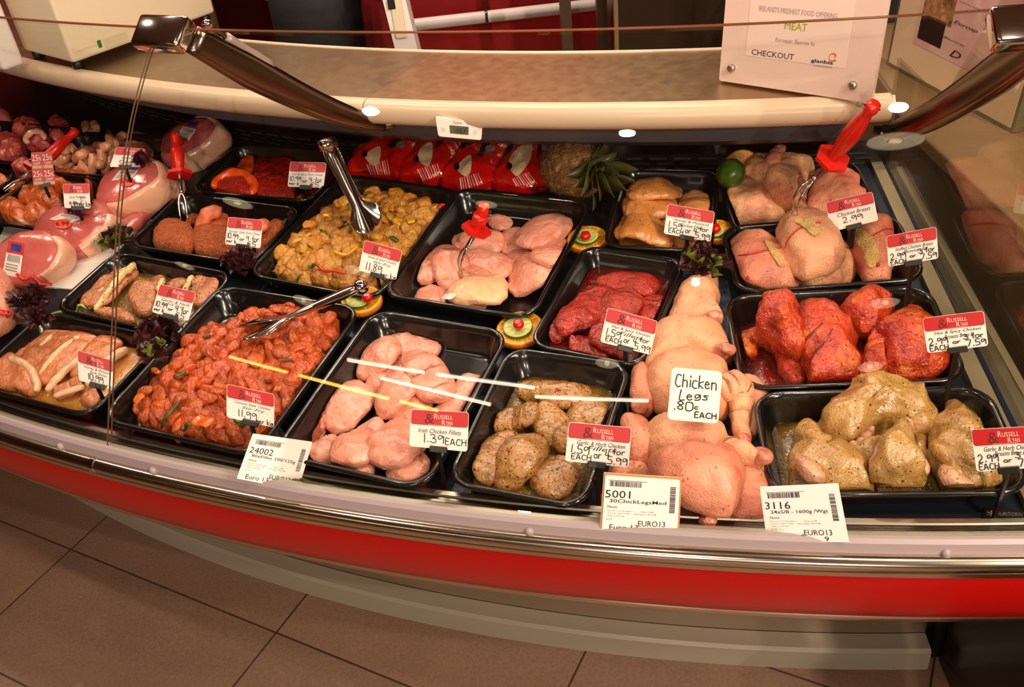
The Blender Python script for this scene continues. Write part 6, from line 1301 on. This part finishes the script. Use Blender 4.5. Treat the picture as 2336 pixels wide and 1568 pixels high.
def background():
    M_BAR = plain('bronze_bar', (96, 74, 50), .45, .3); M_POST = plain('beige_post', (150, 118, 78), .5); M_DOORB = plain('red_brown_panel', (92, 22, 14), .35)
    def bar(px0, px1, Y, name, label, mat, cat, dep=.04, z1=2.2):
        a = aty(px0, 60, Y); b = aty(px1, 60, Y); o = put(name, *box(((a[0]+b[0])/2, Y+dep/2, z1/2), (b[0]-a[0], dep, z1)), mat, None, False); return tag(o, label, cat)
    bar(1281, 1305, 2.9, 'bronze_post', 'dark bronze upright bar in front of the red wall, left one', M_BAR, 'post'); bar(1364, 1386, 2.9, 'bronze_post', 'dark bronze upright bar beside the steel cabinet', M_BAR, 'post')
    bar(474, 492, 2.75, 'beige_post', 'beige upright post right of the weighing scale', M_POST, 'post'); bar(653, 683, 2.75, 'beige_post', 'beige upright post left of the person in black trousers', M_POST, 'post')
    a = aty(494, 50, 2.85); b = aty(650, 50, 2.85); tag(put('brown_panel', *box(((a[0]+b[0])/2, 2.87, 1.0), (b[0]-a[0], .03, 2.0)), M_DOORB, None, False), 'dark red brown panel between two beige posts', 'panel')
    a = aty(1408, 50, 2.8); b = aty(1660, 50, 2.8); root = thing('steel_cabinet', 'tall dark steel cabinet behind the worktop', 'cabinet', ((a[0]+b[0])/2, 3.05, 0)); put('cabinet_body', *box(((a[0]+b[0])/2, 3.05, .95), (b[0]-a[0], .5, 1.9), None, .006), plain('cabinet_bronze', (74, 56, 40), .35, .5), root, False); put('cabinet_edge', *box((a[0]-.004, 2.8, .95), (.012, .02, 1.9)), M_POST, root, False)
    bar(2012, 2048, 2.2, 'black_column', 'black column between the plaque and the framed certificate', M_BLACK, 'column', .1)
    # pipe along the red wall
    p0 = aty(935, 22, 3.5); p1 = aty(1412, 40, 3.5); z = (p0[2]+p1[2])/2; root = thing('white_pipe', 'white pipe running along the red wall', 'pipe', (p0[0], 3.5, z)); put('pipe', *tube(bez([(p0[0]-.25, 3.5, z), (p1[0]+.1, 3.5, z)], 6), .022, 16), M_WHITE, root); x = aty(1108, 20, 3.5)[0]
    a = np.linspace(0, 2*math.pi, 17); put('pipe_clip', *tube(np.array([[x, 3.5+.025*math.cos(t), z+.025*math.sin(t)] for t in a]), .005, 8), M_DSTEEL, root); put('wall_bracket', *box((x, 3.56, z+.02), (.02, .12, .012)), M_DSTEEL, root, False)
    c = aty(645, 22, 2.8); pc = thing('pipe_end', 'short white pipe stub beside the beige post', 'pipe', c); put('stub', *tube(bez([c, c+[-.02, .06, 0]], 3), .022, 14), M_WHITE, pc)
    # white plastic stand
    bl = aty(905, 108, 2.04); br = aty(946, 108, 2.04); tl = aty(868, 0, 2.04); tr = aty(930, 0, 2.04); wq = (br[0]-bl[0])*1.0; cx = (bl[0]+br[0])/2; root = thing('white_stand', 'narrow white plastic stand with a recessed panel behind the worktop', 'stand', (cx, 2.08, 0)); hh = tl[2]+.03
    sh = (tl[0]-bl[0])/(tl[2]-bl[2]); Vt = []
    for zz in (0, hh):
        xo = sh*(zz-bl[2])*.5
        for dx, dy in ((-wq*.62, 0), (wq*.62, 0), (wq*.62, .09), (-wq*.62, .09)): Vt.append((cx+xo+dx, 2.04+dy, zz))
    put('stand_body', Vt, [(3, 2, 1, 0), (4, 5, 6, 7), (0, 1, 5, 4), (1, 2, 6, 5), (2, 3, 7, 6), (3, 0, 4, 7)], M_WHITE, root, False); xo = sh*(bl[2]+.12-bl[2])*.5
    put('recessed_panel', *box((cx+xo+.005, 2.037, bl[2]+.10), (wq*.62, .006, .16), None, .002), M_CREAM, root, False); put('slot', *box((cx+xo-.005, 2.036, tl[2]-.01), (wq*.4, .006, .02)), M_BLACK, root, False)
    person()
def person():
    c = aty(762, 50, 2.36); x0, y0 = c[0]-.03, 2.42
    root = thing('person', 'person in black trousers and a red apron standing behind the worktop', 'person', (x0, y0, 0)); P = lambda x, y, z: np.array([x0+x, y0+y, z])
    M_FL = plain('skin', (206, 150, 120), .5); M_TR = plain('black_trousers', (20, 17, 18), .8, bump=(60, .3, .004)); M_AP = plain('red_apron', (132, 16, 16), .75, bump=(50, .3, .004)); M_SH = plain('white_shirt', (220, 208, 196), .7)
    # body: one continuous skin grown over a skeleton; the person faces right
    J = {'pel': (P(0, 0, .95), .13), 'ch': (P(.01, 0, 1.30), .15), 'nk': (P(.02, 0, 1.49), .055), 'hd': (P(.04, 0, 1.60), .085), 'top': (P(.035, 0, 1.69), .07)}
    E = [('pel', 'ch'), ('ch', 'nk'), ('nk', 'hd'), ('hd', 'top')]
    for s, n_ in ((1, 'a'), (-1, 'b')):
        fx = .06*s
        J.update({'hip'+n_: (P(0, .09*s, .88), .10), 'kn'+n_: (P(.02+fx, .10*s, .50), .062), 'an'+n_: (P(fx, .10*s, .09), .042), 'to'+n_: (P(.15+fx, .11*s, .04), .036), 'sh'+n_: (P(.01, .18*s, 1.42), .06), 'el'+n_: (P(0, .25*s, 1.14), .042), 'wr'+n_: (P(.17, .20*s, 1.02), .030), 'pa'+n_: (P(.24, .18*s, 1.00), .032)})
        E += [('pel', 'hip'+n_), ('hip'+n_, 'kn'+n_), ('kn'+n_, 'an'+n_), ('an'+n_, 'to'+n_), ('ch', 'sh'+n_), ('sh'+n_, 'el'+n_), ('el'+n_, 'wr'+n_), ('wr'+n_, 'pa'+n_)]
        for f in range(4):
            J['f%d%s' % (f, n_)] = (P(.285, (.15+.017*f)*s, 1.005), .010); J['g%d%s' % (f, n_)] = (P(.325-.008*abs(f-1.5), (.15+.017*f)*s, .985), .008); E += [('pa'+n_, 'f%d%s' % (f, n_)), ('f%d%s' % (f, n_), 'g%d%s' % (f, n_))]
        J['th'+n_] = (P(.25, .135*s, 1.01), .010); E.append(('wr'+n_, 'th'+n_))
    keys = list(J); me = bpy.data.meshes.new('body'); me.from_pydata([tuple(J[k_][0]-WL[root]) for k_ in keys], [(keys.index(a), keys.index(b)) for a, b in E], []); me.materials.append(M_FL)
    o = bpy.data.objects.new('body', me); COL.objects.link(o); o.parent = root; WL[o] = WL[root]; sk = o.modifiers.new('skin', 'SKIN'); sk.use_smooth_shade = True
    for v, k_ in zip(me.skin_vertices[0].data, keys): v.radius = (J[k_][1]*.9,)*2
    me.skin_vertices[0].data[0].use_root = True; ss = o.modifiers.new('sub', 'SUBSURF'); ss.levels = ss.render_levels = 1
    put('nose', *lathe([(.001, 0), (.012, .012), (.009, .03), (.001, .04)], P(.125, 0, 1.575), (.15, 0, 1), 10), M_FL, root)
    for s in (1, -1): put('eye', *lathe([(.001, -.008), (.009, 0), (.001, .008)], P(.108, .03*s, 1.615), (1, 0, 0), 12), M_INK, root); put('ear', *lathe([(.001, -.008), (.02, -.004), (.022, .004), (.001, .008)], P(.03, .082*s, 1.60), (0, s, 0), 12), M_FL, root)
    put('mouth', *box(P(.118, 0, 1.548), (.008, .04, .008), None, .002), M_LAMB, root); put('hair', *lathe([(.100, -.03), (.104, .03), (.085, .08), (.045, .105), (.001, .11)], P(.02, 0, 1.615), (-.25, 0, 1), 20), M_INK, root)
    tr = MB()
    for s in (1, -1): tr.add(*tube(bez([P(.0, .07*s, .98), P(.01, .09*s, .80), P(.04+.06*s, .10*s, .45), P(.06*s, .10*s, .07)], 14), np.interp(np.linspace(0, 1, 14), [0, .3, 1], [.115, .118, .075]), 18))
    tr.put('trousers', M_TR, root); tr = MB()
    put('shirt', *tube(bez([P(0, 0, .96), P(0, 0, 1.2), P(.01, 0, 1.46)], 10), [.15, .16, .165, .17, .175, .18, .175, .15, .11, .07], 20), M_SH, root)
    V = []; 
    for i in range(12):
        z = 1.38-i*.075
        for j in range(9):
            t = (j/8-.5); V.append(P(.178+.02*math.sin(i*.5)-.5*t*t*.45+.004*math.sin(j*2.4+i), t*.42, z))
    V = np.array(V); k_ = len(V); V = np.vstack([V, V-[.004, 0, 0]]); F = [(i*9+j, i*9+j+1, (i+1)*9+j+1, (i+1)*9+j) for i in range(11) for j in range(8)]
    F += [tuple(q+k_ for q in reversed(f)) for f in F]; put('apron', V, F, M_AP, root)
    for s in (1, -1): put('shoe', *loft([P(-.06+.06*s, .1*s, .045), P(.02+.06*s, .1*s, .05), P(.12+.06*s, .105*s, .04), P(.2+.06*s, .11*s, .03)], [(0, 1., 0)]*4, [(0, 0, 1.)]*4, [.035, .045, .05, .03], [.044, .049, .04, .028], 14), M_BLACK, root)
left_meats(); fillets(); pork(); stirfry(); poultry(); legs(); bags(); pineapple(); utensils(); garnish()
build_cards(); counter_things(); background()
